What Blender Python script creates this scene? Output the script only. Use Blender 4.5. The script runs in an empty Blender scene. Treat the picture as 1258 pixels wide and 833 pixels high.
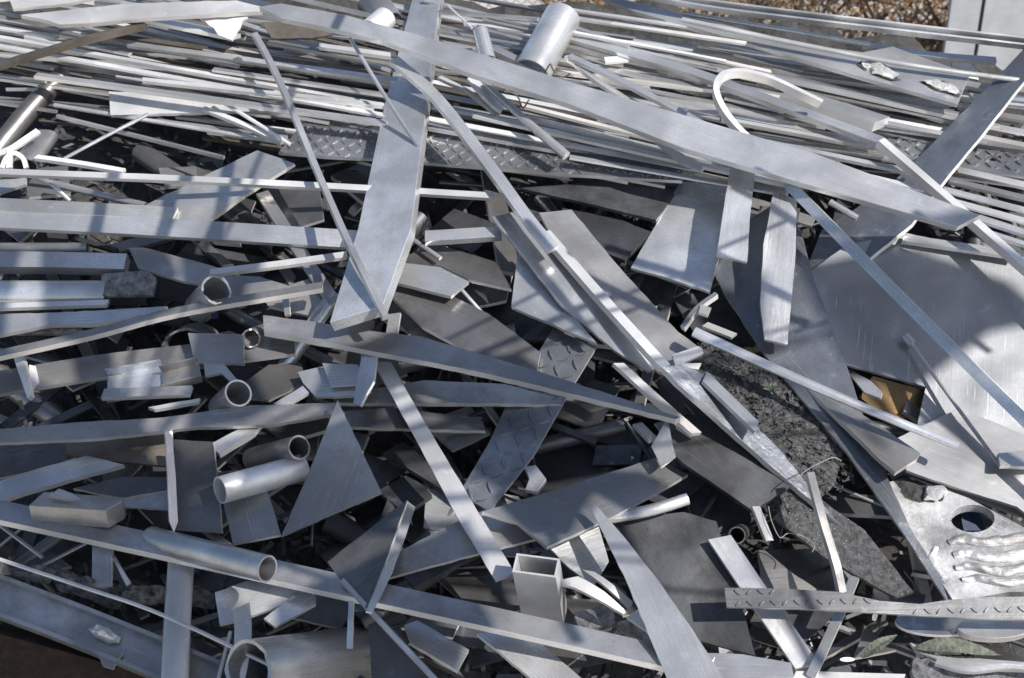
import bpy, bmesh, math, random
from mathutils import Vector, Matrix, noise

# ------------------------------------------------------------------ scene
S = bpy.context.scene
COL = S.collection
RNG = random.Random(11)

PW, PH, FPX = 1258.0, 833.0, 1747.0
PITCH = math.radians(28)
CAM = Vector((0, 0, 2.9))
RIGHT = Vector((1, 0, 0))
FWD = Vector((0, math.cos(PITCH), -math.sin(PITCH)))
UPV = Vector((0, math.sin(PITCH), math.cos(PITCH)))
# the face of the heap is a 30 degree slope
SL = math.radians(30)
AX = Vector((1, 0, 0))
BX = Vector((0, math.cos(SL), math.sin(SL)))
CX = Vector((0, -math.sin(SL), math.cos(SL)))
P0 = Vector((0, 3.25, 1.6))


def ray(x, y):
    return RIGHT * ((x - PW / 2) / FPX) + UPV * (-(y - PH / 2) / FPX) + FWD


def at(x, y, l=0.0):
    """Point of the heap seen at photo pixel x, y, raised l metres off its slope."""
    d = ray(x, y)
    t = (P0 + CX * l - CAM).dot(CX) / d.dot(CX)
    return CAM + d * t


def proj(p):
    v = p - CAM
    z = v.dot(FWD)
    return Vector((PW / 2 + FPX * v.dot(RIGHT) / z, PH / 2 - FPX * v.dot(UPV) / z))


def thick(h):
    return (h * 1.55 if h < 12 else h) / 1000


BIAS = .30      # most pieces lie flatter than the slope they rest on


def nrm(t):
    return (AX * t[0] + BX * t[1] + CX).normalized()


# ------------------------------------------------------------------ materials
def nodes_of(name):
    m = bpy.data.materials.new(name)
    m.use_nodes = True
    nt = m.node_tree
    for n in list(nt.nodes):
        nt.nodes.remove(n)
    out = nt.nodes.new('ShaderNodeOutputMaterial')
    bs = nt.nodes.new('ShaderNodeBsdfPrincipled')
    nt.links.new(bs.outputs[0], out.inputs[0])
    return m, nt, bs


def ramp(nt, src, stops):
    r = nt.nodes.new('ShaderNodeValToRGB')
    e = r.color_ramp.elements
    while len(e) < len(stops):
        e.new(0.5)
    for k, (p, c) in enumerate(stops):
        e[k].position = p
        e[k].color = (c, c, c, 1) if isinstance(c, (int, float)) else (*c, 1)
    nt.links.new(src, r.inputs[0])
    return r.outputs[0]


def noise_tex(nt, vec, scale, detail=4, rough=.6):
    n = nt.nodes.new('ShaderNodeTexNoise')
    n.inputs['Scale'].default_value = scale
    n.inputs['Detail'].default_value = detail
    n.inputs['Roughness'].default_value = rough
    nt.links.new(vec, n.inputs['Vector'])
    return n.outputs['Fac']


def mixc(nt, fac, a, b, mode='MIX'):
    m = nt.nodes.new('ShaderNodeMix')
    m.data_type = 'RGBA'
    m.blend_type = mode
    for sock, v in ((m.inputs[0], fac), (m.inputs[6], a), (m.inputs[7], b)):
        if hasattr(v, 'is_linked'):
            nt.links.new(v, sock)
        elif isinstance(v, tuple):
            sock.default_value = (*v, 1)
        else:
            sock.default_value = v
    return m.outputs[2]


def math_n(nt, op, a, b):
    m = nt.nodes.new('ShaderNodeMath')
    m.operation = op
    for sock, v in ((m.inputs[0], a), (m.inputs[1], b)):
        if hasattr(v, 'is_linked'):
            nt.links.new(v, sock)
        else:
            sock.default_value = v
    return m.outputs[0]


def metal(name, base, dirt, dirt_amt, rough=(.32, .55), met=.8, streak=.13, bump=.17, spots=0.0, wave=.8):
    m, nt, bs = nodes_of(name)
    tc = nt.nodes.new('ShaderNodeTexCoord')
    oi = nt.nodes.new('ShaderNodeObjectInfo')
    off = nt.nodes.new('ShaderNodeVectorMath')
    off.operation = 'MULTIPLY_ADD'
    nt.links.new(oi.outputs['Random'], off.inputs[0])
    off.inputs[1].default_value = (37, 19, 53)
    nt.links.new(tc.outputs['Object'], off.inputs[2])
    v = off.outputs[0]
    mp = nt.nodes.new('ShaderNodeMapping')
    mp.inputs['Scale'].default_value = (1.6, 95, 95)
    nt.links.new(v, mp.inputs[0])
    st = noise_tex(nt, mp.outputs[0], 3.0, 5, .7)
    stain = noise_tex(nt, v, 9, 6, .65)
    blot = noise_tex(nt, v, 34, 4, .6)
    # colour: base with random value per piece, stains, streaks
    val = math_n(nt, 'MULTIPLY_ADD', oi.outputs['Random'], .40)
    nt.nodes[-1].inputs[2].default_value = .78
    c = mixc(nt, 1.0, base, (1, 1, 1), 'MULTIPLY')
    hs = nt.nodes.new('ShaderNodeHueSaturation')
    nt.links.new(c, hs.inputs['Color'])
    nt.links.new(val, hs.inputs['Value'])
    c = hs.outputs[0]
    wn = nt.nodes.new('ShaderNodeTexWhiteNoise')
    wn.noise_dimensions = '1D'
    nt.links.new(oi.outputs['Random'], wn.inputs['W'])
    warm = ramp(nt, wn.outputs['Value'], [(.55, 0), (1.0, .55)])
    c = mixc(nt, warm, c, tuple(base[k] * (1.02, .95, .86)[k] for k in range(3)))
    cloud = ramp(nt, noise_tex(nt, v, 3.2, 3, .55), [(.35, .62), (.62, 1.12)])
    c = mixc(nt, 1.0, c, cloud, 'MULTIPLY')
    f = ramp(nt, stain, [(.44, 0), (.62, dirt_amt)])
    c = mixc(nt, f, c, dirt)
    f2 = ramp(nt, st, [(.2, .5 * streak), (.55, 0)])
    c = mixc(nt, f2, c, tuple(x * .72 for x in dirt))
    scr = None
    for rot, sc in ((.35, (7, 240, 240)), (-.62, (9, 200, 200)), (1.25, (10, 220, 220))):
        mr = nt.nodes.new('ShaderNodeMapping')
        mr.inputs['Rotation'].default_value = (0, 0, rot)
        mr.inputs['Scale'].default_value = sc
        nt.links.new(v, mr.inputs[0])
        g = ramp(nt, noise_tex(nt, mr.outputs[0], 1.0, 2, .5), [(.66, 0), (.74, 1)])
        scr = g if scr is None else math_n(nt, 'MAXIMUM', scr, g)
    smear = ramp(nt, noise_tex(nt, v, 5, 3, .6), [(.42, 0), (.6, 1)])
    scr = math_n(nt, 'MULTIPLY', scr, smear)
    f4 = ramp(nt, noise_tex(nt, v, 150, 4, .7), [(.56, 0), (.66, .35)])
    c = mixc(nt, f4, c, dirt)
    c = mixc(nt, math_n(nt, 'MULTIPLY', scr, .5 + spots), c, tuple(min(.85, x * 1.6) for x in base))
    f3 = ramp(nt, blot, [(.62, 0), (.74, .25 + .5 * spots)])
    c = mixc(nt, f3, c, tuple(min(1, x * 1.4) for x in base) if not spots else (.78, .78, .76))
    nt.links.new(c, bs.inputs['Base Color'])
    bs.inputs['Metallic'].default_value = met
    r = math_n(nt, 'MULTIPLY_ADD', stain, rough[1] - rough[0])
    nt.nodes[-1].inputs[2].default_value = rough[0]
    r2 = math_n(nt, 'MULTIPLY_ADD', st, .22)
    nt.links.new(r, nt.nodes[-1].inputs[2])
    r3 = math_n(nt, 'SUBTRACT', r2, .10)
    r3 = math_n(nt, 'MULTIPLY_ADD', scr, -.1)
    nt.links.new(r2, nt.nodes[-1].inputs[2])
    r3 = math_n(nt, 'SUBTRACT', r3, .10)
    nt.links.new(r3, bs.inputs['Roughness'])
    # bump: brushed streaks, dents and a slow waviness
    b1 = nt.nodes.new('ShaderNodeBump')
    b1.inputs['Strength'].default_value = bump
    b1.inputs['Distance'].default_value = .0015
    nt.links.new(st, b1.inputs['Height'])
    b2 = nt.nodes.new('ShaderNodeBump')
    b2.inputs['Strength'].default_value = bump
    b2.inputs['Distance'].default_value = .003
    nt.links.new(blot, b2.inputs['Height'])
    nt.links.new(b1.outputs[0], b2.inputs['Normal'])
    b3 = nt.nodes.new('ShaderNodeBump')
    b3.inputs['Strength'].default_value = wave
    b3.inputs['Distance'].default_value = .02
    nt.links.new(noise_tex(nt, v, 6, 1, .4), b3.inputs['Height'])
    nt.links.new(b2.outputs[0], b3.inputs['Normal'])
    nt.links.new(b3.outputs[0], bs.inputs['Normal'])
    return m


def rough_mat(name, c1, c2, scale, bump=.6, rough=.9, met=0.0, dist=.01, specks=None):
    m, nt, bs = nodes_of(name)
    tc = nt.nodes.new('ShaderNodeTexCoord')
    n = noise_tex(nt, tc.outputs['Object'], scale, 8, .7)
    c = mixc(nt, ramp(nt, n, [(.35, 0), (.65, 1)]), c1, c2)
    if specks:
        vo = nt.nodes.new('ShaderNodeTexVoronoi')
        vo.inputs['Scale'].default_value = specks[0]
        nt.links.new(tc.outputs['Object'], vo.inputs['Vector'])
        f = ramp(nt, vo.outputs['Distance'], [(.12, 1), (.2, 0)])
        sp = nt.nodes.new('ShaderNodeSeparateColor')
        nt.links.new(vo.outputs['Color'], sp.inputs[0])
        f = math_n(nt, 'MULTIPLY', f, ramp(nt, sp.outputs[0], [(.55, 0), (.6, 1)]))
        c = mixc(nt, f, c, specks[1])
    nt.links.new(c, bs.inputs['Base Color'])
    bs.inputs['Roughness'].default_value = rough
    bs.inputs['Metallic'].default_value = met
    b = nt.nodes.new('ShaderNodeBump')
    b.inputs['Strength'].default_value = bump
    b.inputs['Distance'].default_value = dist
    nt.links.new(noise_tex(nt, tc.outputs['Object'], scale * 3, 8, .75), b.inputs['Height'])
    nt.links.new(b.outputs[0], bs.inputs['Normal'])
    return m


M = {
    'mill':  metal('mill_aluminium', (.635, .645, .66), (.36, .365, .37), .55, (.18, .40), .68),
    'pale':  metal('pale_oxidised_aluminium', (.76, .765, .77), (.49, .49, .485), .5, (.30, .52), .5),
    'dull':  metal('dull_aluminium', (.42, .42, .425), (.22, .215, .21), .65, (.22, .46), .68),
    'dark':  metal('dirt_shade_aluminium', (.20, .20, .205), (.095, .09, .085), .7, (.24, .52), .68),  # dirt tone that also puts shade into pieces in dark places
    'deep':  metal('grime_shade_aluminium', (.11, .117, .13), (.04, .04, .04), .8, (.35, .6), .6),  # grime darkened further, so the shade of the gaps is in the metal
    'scuff': metal('scuffed_aluminium', (.25, .27, .305), (.13, .135, .145), .6, (.24, .46), .7, spots=.25, bump=.45),
    'tread': metal('tread_aluminium', (.31, .325, .35), (.15, .15, .15), .7, (.22, .42), .7, wave=.3),
    'brown': metal('stained_aluminium', (.17, .15, .13), (.08, .065, .05), .75, (.35, .6), .5),
    'brass': metal('golden_brown_aluminium', (.24, .16, .075), (.11, .07, .035), .7, (.25, .45), .8),  # one golden brown tone for the plate in the notch
    'cast':  metal('cast_aluminium', (.60, .60, .595), (.26, .25, .245), .85, (.35, .62), .55, bump=1.0, spots=.3, wave=.9),
    'shiny': metal('shiny_aluminium', (.62, .625, .63), (.34, .345, .35), .5, (.2, .36), .8),
    'sheet': metal('smooth_sheet_aluminium', (.37, .385, .41), (.26, .265, .275), .6, (.40, .56), .55),
    'cut':   metal('sheared_edge', (.84, .83, .815), (.60, .59, .57), .35, (.25, .45), .55, wave=.1),
    'crust': rough_mat('crusted_slag', (.08, .08, .085), (.44, .45, .47), 45, 1.0, .55, .5, .015),
    'weld':  rough_mat('torn_bright_metal', (.55, .55, .55), (.85, .85, .85), 45, 1.0, .4, .6, .012),
    'burn':  rough_mat('burnt_edge', (.03, .03, .032), (.12, .12, .125), 60, .8, .8, .2),
    'grit':  rough_mat('dark_metal_grit', (.04, .04, .042), (.20, .20, .205), 60, 1.0, .75, .2, .012, (160, (.5, .5, .52))),
    'rust':  rough_mat('rusty_steel', (.018, .011, .008), (.062, .034, .021), 34, 1.0, .8, .2),
    'wood':  rough_mat('weathered_scrap', (.06, .05, .045), (.18, .165, .15), 30, .8, .9),
    'blue':  rough_mat('blue_plastic', (.003, .014, .05), (.005, .022, .07), 10, .1, .4),
    'green': rough_mat('green_leaf', (.035, .045, .032), (.15, .165, .13), 60, .4, .55),
    'twine': rough_mat('pale_wire', (.16, .155, .14), (.26, .25, .23), 30, .2, .5),
    'white': rough_mat('white_painted_metal', (.5, .5, .49), (.66, .66, .65), 14, .3, .5, .1),
    'ground': rough_mat('yard_ground', (.34, .32, .29), (.48, .455, .42), 3, .6, .95),
    'straw': rough_mat('dry_straw', (.25, .165, .08), (.40, .29, .155), 4, .2, .9),
    'twig':  rough_mat('dry_stem', (.14, .07, .035), (.27, .15, .08), 4, .2, .9),
    'panel': rough_mat('weathered_grey_panel', (.33, .35, .37), (.44, .46, .48), 5, .1, .55, .2),
    'wire':  rough_mat('fence_wire', (.16, .15, .14), (.26, .25, .24), 20, .1, .6, .4),
    'core':  rough_mat('gap_shade_scrap', (.03, .029, .028), (.075, .072, .07), 30, .8, .9),  # colour carries the near-black shade of the gaps
}


CUT = {'mill', 'pale', 'dull', 'scuff', 'dark', 'tread'}


# ------------------------------------------------------------------ object helpers
def link(name, bm, mat, frame, parent=None, smooth=False, bevel=0.0, cutn=None):
    """World-space bmesh -> one object whose local axes follow frame (4x4)."""
    if bevel > 0:
        es = [e for e in bm.edges if len(e.link_faces) == 2 and e.calc_face_angle(0) > .6]
        if es:
            bmesh.ops.bevel(bm, geom=es, offset=bevel, segments=1, affect='EDGES', clamp_overlap=True)
    bmesh.ops.recalc_face_normals(bm, faces=bm.faces[:])
    two = False
    if cutn is not None:
        for f in bm.faces:
            if abs(f.normal.dot(cutn)) < .3:
                f.material_index = 1
                two = True
    bm.transform(frame.inverted())
    me = bpy.data.meshes.new(name)
    bm.to_mesh(me)
    bm.free()
    if smooth:
        for p in me.polygons:
            p.use_smooth = True
        me.set_sharp_from_angle(angle=.7)
    me.materials.append(M[mat])
    if two:
        me.materials.append(M['cut'])
    o = bpy.data.objects.new(name, me)
    COL.objects.link(o)
    if parent is not None:
        o.parent = parent
        o.matrix_parent_inverse = Matrix.Identity(4)
        o.matrix_basis = parent.matrix_basis.inverted() @ frame
    else:
        o.matrix_basis = frame
    return o


def tag(o, label, cat, group=None, kind=None):
    if label:
        o['label'] = label
    if cat:
        o['category'] = cat
    if group:
        o['group'] = group
    if kind:
        o['kind'] = kind
    return o


def mkframe(origin, x, z):
    x = x.normalized()
    y = z.cross(x).normalized()
    z = x.cross(y).normalized()
    m = Matrix((x, y, z)).transposed().to_4x4()
    m.translation = origin
    return m


def parse(s):
    return [tuple(float(v) for v in q.split(',')) for q in s.split()]


def catmull(pts, n):
    if len(pts) < 3 or n < 2:
        return pts
    out = []
    for i in range(len(pts) - 1):
        a = pts[i - 1] if i > 0 else pts[i] * 2 - pts[i + 1]
        b, c = pts[i], pts[i + 1]
        d = pts[i + 2] if i + 2 < len(pts) else c * 2 - b
        for k in range(n):
            t = k / n
            out.append(.5 * ((2 * b) + (c - a) * t + (2 * a - 5 * b + 4 * c - d) * t * t + (3 * b - a - 3 * c + d) * t ** 3))
    out.append(pts[-1])
    return out


def px_per_m(p, d):
    return (proj(p + d * .01) - proj(p - d * .01)) / .02


def sections(sec, w, h, wall):
    """outer loop (and inner loop) in (across, up); the top face is at up = 0."""
    if sec == 'flat':
        return [(-w / 2, 0), (w / 2, 0), (w / 2, -h), (-w / 2, -h)], None
    if sec == 'L':      # leg down on the near (negative) side
        return [(-w / 2, 0), (w / 2, 0), (w / 2, -wall), (-w / 2 + wall, -wall), (-w / 2 + wall, -h), (-w / 2, -h)], None
    if sec == 'Lup':
        return [(-w / 2, 0), (w / 2 - wall, 0), (w / 2 - wall, h), (w / 2, h), (w / 2, -wall), (-w / 2, -wall)], None
    if sec == 'U':      # open side up
        return [(-w / 2, 0), (-w / 2 + wall, 0), (-w / 2 + wall, -h + wall), (w / 2 - wall, -h + wall), (w / 2 - wall, 0),
                (w / 2, 0), (w / 2, -h), (-w / 2, -h)], None
    if sec == 'Ud':     # open side down
        return [(-w / 2, 0), (w / 2, 0), (w / 2, -h), (w / 2 - wall, -h), (w / 2 - wall, -wall), (-w / 2 + wall, -wall),
                (-w / 2 + wall, -h), (-w / 2, -h)], None
    if sec == 'T':
        return [(-w / 2, 0), (w / 2, 0), (w / 2, -wall), (wall / 2, -wall), (wall / 2, -h), (-wall / 2, -h), (-wall / 2, -wall),
                (-w / 2, -wall)], None
    if sec == 'box':
        return ([(-w / 2, 0), (w / 2, 0), (w / 2, -h), (-w / 2, -h)],
                [(-w / 2 + wall, -wall), (w / 2 - wall, -wall), (w / 2 - wall, -h + wall), (-w / 2 + wall, -h + wall)])
    n = 28
    r = w / 2
    o = [(r * math.cos(2 * math.pi * k / n), -r * h + r * h * math.sin(2 * math.pi * k / n)) for k in range(n)]
    if sec == 'rod':
        return o, None
    q = (r - wall) / r
    i = [(x * q, (y + r * h) * q - r * h) for x, y in o]
    return o, i


def sweep(pts, ns, loop, inner, scale=None, jag=0.0, cut=0.0, rgh=0.0):
    """Sweep a section along pts; ns = face normal at each point."""
    bm = bmesh.new()
    n = len(pts)
    rings, irings = [], []
    for i, p in enumerate(pts):
        if i == 0:
            a = (pts[1] - p).normalized()
        elif i == n - 1:
            a = (p - pts[i - 1]).normalized()
        else:
            a = ((p - pts[i - 1]).normalized() + (pts[i + 1] - p).normalized()).normalized()
        nn = (ns[i] - a * ns[i].dot(a)).normalized()
        b = nn.cross(a).normalized()
        s = scale[i] if scale else 1.0

        def put(lp):
            r = []
            for (u, v) in lp:
                q = p + b * u * s + nn * v * s
                if rgh:
                    q = q + nn * noise.noise(q * 70) * rgh + b * noise.noise(q * 55 + Vector((9, 0, 0))) * rgh
                if i in (0, n - 1):
                    if cut:
                        q = q + a * (u * cut)
                    if jag:
                        q = q + a * (noise.noise(q * 160) * jag + RNG.uniform(-1, 1) * jag * .4)
                r.append(bm.verts.new(q))
            return r
        rings.append(put(loop))
        if inner:
            irings.append(put(inner))
    m = len(loop)
    for i in range(n - 1):
        for k in range(m):
            bm.faces.new((rings[i][k], rings[i][(k + 1) % m], rings[i + 1][(k + 1) % m], rings[i + 1][k]))
        if inner:
            for k in range(m):
                bm.faces.new((irings[i][(k + 1) % m], irings[i][k], irings[i + 1][k], irings[i + 1][(k + 1) % m]))
    if inner:
        for R, I in ((rings[0], irings[0]), (rings[-1], irings[-1])):
            for k in range(m):
                bm.faces.new((R[k], R[(k + 1) % m], I[(k + 1) % m], I[k]))
    else:
        bm.faces.new(rings[0])
        bm.faces.new(rings[-1])
    return bm


def bar(name, label, cat, path, w, h=6, tilt=(0, 0), sec='flat', mat='mill', group=None, wall=4, parent=None,
        curve=6, taper=None, jag=0.0, cut=0.0, twist=0.0, absw=False, on=None, rgh=0.0):
    """A bar whose top face runs along photo pixels x,y with lift; w is how wide it shows (px), h its depth (mm)."""
    q = parse(path) if isinstance(path, str) else path
    P = [at_on(on, *c) if on else at(*c) for c in q]
    if sec not in ('rod', 'tube'):
        ys = [c[1] for c in q]
        tilt = (tilt[0], tilt[1] + BIAS * min(1, 80 / (max(ys) - min(ys) + 1)))
    n0 = nrm(tilt)
    a = (P[-1] - P[0]).normalized()
    round_ = sec in ('rod', 'tube')
    mid = P[len(P) // 2] if len(P) > 2 else (P[0] + P[1]) / 2
    if round_:
        t = (mid - CAM).dot(FWD)
        wm = w * t / FPX
    elif absw:
        wm = w / 1000
    else:
        nn = (n0 - a * n0.dot(a)).normalized()
        b = nn.cross(a).normalized()
        pa = px_per_m(mid, a).normalized()
        pb = px_per_m(mid, b)
        ap = abs(pa.x * pb.y - pa.y * pb.x)
        wm = w / max(ap, 120.0)
    if sec == 'flat' and not cut and parent is None:
        cut = RNG.uniform(-.45, .45)
    C = catmull(P, curve) if len(P) > 2 else P
    if len(C) == 2:
        k = max(2, int((C[1] - C[0]).length / .25))
        # nothing in a scrap heap is quite straight
        side = n0.cross(a).normalized()
        L = (C[1] - C[0]).length
        s1, s2 = RNG.uniform(-1, 1) * .008 * L, RNG.uniform(-1, 1) * .012 * L
        if round_ and w > 12 or L < .3:
            s1 = s2 = 0
        C = [C[0].lerp(C[1], i / k) + (side * s1 + n0 * s2) * math.sin(math.pi * i / k) for i in range(k + 1)]
    N = len(C)
    ns = []
    for i in range(N):
        tw = twist * (i / (N - 1))
        ns.append(Matrix.Rotation(tw, 3, a) @ n0 if twist else n0)
    sc = None
    if taper:
        sc = [taper[0] + (taper[1] - taper[0]) * i / (N - 1) for i in range(N)]
    hh = thick(h) if not round_ else (h if h <= 1 else 1.0)
    lo, inn = sections(sec, wm, hh, min(wall / 1000, wm * .3))
    bm = sweep(C, ns, lo, inn, sc, jag / 1000, cut, rgh)
    fr = mkframe((P[0] + P[-1]) / 2, a, n0)
    bv = 0 if round_ else min(.0012, hh * .18, wm * .12)
    o = link(name, bm, mat, fr, parent, smooth=round_ or len(q) > 2, bevel=bv,
             cutn=n0 if sec == 'flat' and mat in CUT and hh < .03 and not twist else None)
    if parent is None:
        tag(o, label, cat, group)
    return o


PLANES = {}


def at_on(o, x, y, e=0.0):
    """Point of plate o seen at photo pixel x, y, raised e off its face."""
    c, n = PLANES[o.name]
    d = ray(x, y)
    return CAM + d * ((c - CAM).dot(n) / d.dot(n)) + n * e


def in_poly(x, y, poly):
    c = False
    n = len(poly)
    for i in range(n):
        x1, y1 = poly[i]
        x2, y2 = poly[i - 1]
        if (y1 > y) != (y2 > y) and x < (x2 - x1) * (y - y1) / (y2 - y1) + x1:
            c = not c
    return c


def lugs(bm, fr, poly, pitch=.03, ln=.027, wd=.0075, ht=.0045):
    """Raised diamond tread on the top face (local z = 0) of a plate outline given in local x, y."""
    xs = [p[0] for p in poly]
    ys = [p[1] for p in poly]
    j = 0
    y = min(ys)
    while y < max(ys):
        i = 0
        x = min(xs)
        while x < max(xs):
            ang = math.radians(45 if (i + j) % 2 else -45)
            ca, sa = math.cos(ang), math.sin(ang)
            if all(in_poly(x + ca * k * ln * .55, y + sa * k * ln * .55, poly) for k in (-1, 0, 1)):
                ring, top = [], []
                for k in range(8):
                    t = 2 * math.pi * k / 8
                    u, v = math.cos(t) * ln / 2, math.sin(t) * wd / 2
                    ring.append(bm.verts.new(fr @ Vector((x + ca * u - sa * v, y + sa * u + ca * v, -.0004))))
                    u, v = u * .72, v * .5
                    top.append(bm.verts.new(fr @ Vector((x + ca * u - sa * v, y + sa * u + ca * v, ht))))
                for k in range(8):
                    bm.faces.new((ring[k], ring[(k + 1) % 8], top[(k + 1) % 8], top[k]))
                bm.faces.new(top)
            x += pitch
            i += 1
        y += pitch
        j += 1


def plate(name, label, cat, poly, l, tilt=(0, 0), h=5, mat='mill', group=None, parent=None, tread=None, hole=None,
          rag=0.0, warp=0.0, axis=None):
    """A flat plate whose top face has the given photo outline, centroid raised l, leaning by tilt."""
    q = parse(poly) if isinstance(poly, str) else poly
    cx = sum(p[0] for p in q) / len(q)
    cy = sum(p[1] for p in q) / len(q)
    ys = [p[1] for p in q]
    tilt = (tilt[0], tilt[1] + BIAS * min(1, 80 / (max(ys) - min(ys) + 1)))
    n = nrm(tilt)
    c = at(cx, cy, l)

    def hit(x, y):
        d = ray(x, y)
        return CAM + d * ((c - CAM).dot(n) / d.dot(n))
    q0 = q
    auto = not rag and not tread and not hole and h < 12
    if auto:
        rag = .45
    if rag:
        r = []
        for i, p in enumerate(q):
            b = q[(i + 1) % len(q)]
            L = math.hypot(b[0] - p[0], b[1] - p[1])
            k = max(1, int(L / (11 if auto else 5)))
            for s in range(k):
                x, y = p[0] + (b[0] - p[0]) * s / k, p[1] + (b[1] - p[1]) * s / k
                g = 0 if auto and s == 0 else rag
                r.append((x + RNG.uniform(-g, g), y + RNG.uniform(-g, g)))
        q = r
    W = [hit(*p) for p in q]
    size = max((p - W[0]).length for p in W)
    if not warp and size > .2 and h < 10 and (auto or not (tread or hole or rag)):
        warp = RNG.choice((-1, 1)) * RNG.uniform(.002, .005) * min(2, size / .3)
    # long axis
    best, x = 0, AX
    W0 = [hit(*p) for p in q0]
    for i in range(len(W0)):
        e = W0[(i + 1) % len(W0)] - W0[i]
        if e.length > best:
            best, x = e.length, e
    fr = mkframe(c, axis if axis else x, n)
    inv = fr.inverted()
    loc = [inv @ p for p in W]
    pl = [(p.x, p.y) for p in loc]
    hh = thick(h)
    bm = bmesh.new()
    tops = [bm.verts.new(p) for p in W]
    loops = [tops]
    if hole:
        hx, hy, rx, ry = hole
        hv = [bm.verts.new(hit(hx + rx * math.cos(2 * math.pi * k / 24), hy + ry * math.sin(2 * math.pi * k / 24))) for k in range(24)]
        loops.append(hv)
        es = []
        for lp in loops:
            for k in range(len(lp)):
                es.append(bm.edges.new((lp[k], lp[(k + 1) % len(lp)])))
        bmesh.ops.triangle_fill(bm, use_beauty=True, use_dissolve=False, edges=es, normal=n)
    else:
        bm.faces.new(tops)
    top_faces = bm.faces[:]
    r = bmesh.ops.extrude_face_region(bm, geom=top_faces)
    vs = [g for g in r['geom'] if isinstance(g, bmesh.types.BMVert)]
    bmesh.ops.translate(bm, verts=vs, vec=-n * hh)
    if warp:
        # a plate that has been bent a little: cut it into strips and bow it
        span = max(p[0] for p in pl) - min(p[0] for p in pl)
        for k in range(1, 10):
            bmesh.ops.bisect_plane(bm, geom=bm.verts[:] + bm.edges[:] + bm.faces[:], dist=1e-6,
                                   plane_co=fr @ Vector((min(p[0] for p in pl) + span * k / 10, 0, 0)), plane_no=fr.to_3x3() @ Vector((1, 0, 0)))
        x0 = min(p[0] for p in pl)
        for v in bm.verts:
            u = ((inv @ v.co).x - x0) / span
            v.co += n * warp * (math.sin(math.pi * u) - .6)
    bv = min(.001, hh * .15)
    if tread:
        lugs(bm, fr, pl, *tread)
    o = link(name, bm, mat, fr, parent, smooth=bool(warp), bevel=0 if (tread or rag or hole) else bv, cutn=n if mat in CUT and hh < .03 else None)
    PLANES[o.name] = (c, n)
    if parent is None:
        tag(o, label, cat, group)
    return o


def lumpy(name, outline, l, bulge, mat, label, cat, seed, amp=.02, kind=None, spec=0, parent=None, on=None):
    """A lumpy mound with the given photo outline; optional loose granules on it are part of the same mound."""
    bm = bmesh.new()
    put = (lambda x, y, e: at_on(on, x, y, e)) if on else at
    q = parse(outline)
    cx, cy = sum(p[0] for p in q) / len(q), sum(p[1] for p in q) / len(q)
    rings = []
    K = 14
    dense = []
    for i, p in enumerate(q):
        b = q[(i + 1) % len(q)]
        for s in range(6):
            dense.append((p[0] + (b[0] - p[0]) * s / 6, p[1] + (b[1] - p[1]) * s / 6))
    for k in range(K):
        f = 1 - k / K
        r = []
        for (x, y) in dense:
            X, Y = cx + (x - cx) * f, cy + (y - cy) * f
            p = put(X, Y, l + bulge * (1 - f * f))
            p += CX * noise.noise(p * 22 + Vector((seed, 0, 0))) * amp + CX * noise.noise(p * 70) * amp * .5
            r.append(bm.verts.new(p))
        rings.append(r)
    c = bm.verts.new(put(cx, cy, l + bulge))
    n = len(dense)
    for k in range(K - 1):
        for i in range(n):
            bm.faces.new((rings[k][i], rings[k][(i + 1) % n], rings[k + 1][(i + 1) % n], rings[k + 1][i]))
    for i in range(n):
        bm.faces.new((rings[-1][i], rings[-1][(i + 1) % n], c))
    rnd = random.Random(seed)
    for i in range(spec):
        f, a = math.sqrt(rnd.random()) * 1.10, rnd.randrange(n)
        x, y = cx + (dense[a][0] - cx) * f, cy + (dense[a][1] - cy) * f
        p = put(x, y, l + bulge * max(0, 1 - f * f))
        p += CX * (noise.noise(p * 22 + Vector((seed, 0, 0))) * amp + noise.noise(p * 70) * amp * .5)
        r = rnd.uniform(.0015, .0045) * (2.6 if rnd.random() < .08 else 1)
        vs = [bm.verts.new(p + Vector((rnd.uniform(-1, 1), rnd.uniform(-1, 1), rnd.uniform(-.4, 1))) * r) for _ in range(4)]
        for t in ((0, 1, 2), (0, 1, 3), (0, 2, 3), (1, 2, 3)):
            bm.faces.new([vs[j] for j in t])
    o = link(name, bm, mat, mkframe(put(cx, cy, l), AX, CX), parent, spec == 0)
    return tag(o, label, cat, None, kind)


# ================================================================== the heap: pieces on top
FB, PL, PI, RD = 'flat bar', 'metal sheet', 'pipe', 'metal rod'

# --- the big pieces that cross the middle
plate('flat_bar', 'long wide pale flat bar slanting across the whole top of the heap', FB,
      '318,8 345,4 420,17 540,50 700,100 840,141 1000,188 1205,264 1176,279 1000,229 840,182 700,128 580,91 470,50 405,34 345,22', .20, (.0, -.12), 18, 'mill')
plate('flat_bar', 'thick upright flat bar leaning beside the long curved strip, bright right edge', FB,
      '514,-30 546,-30 540,0 505,280 470,376 405,396 440,280 472,130', .115, (-.25, .12), 30, 'mill')
bar('angle_bar', 'long bent grey bar running down from the tall upright flat bar', 'angle bar',
    '484,72,.15 536,118,.155 600,200,.16 645,262,.155 680,305,.15', 13, 8, (.25, -.1), mat='mill')
o = plate('angle_bar', 'folded silver angle with raised bright flange pointing down right', 'angle bar',
          '604,266 640,258 690,318 814,446 798,456 755,430 690,376', .085, (.1, -.15), 5, 'mill')
bar('flange', None, None, '670,284,.115 745,370,.112 818,450,.108', 11, 14, (.3, .2), mat='pale', parent=o)
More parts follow.
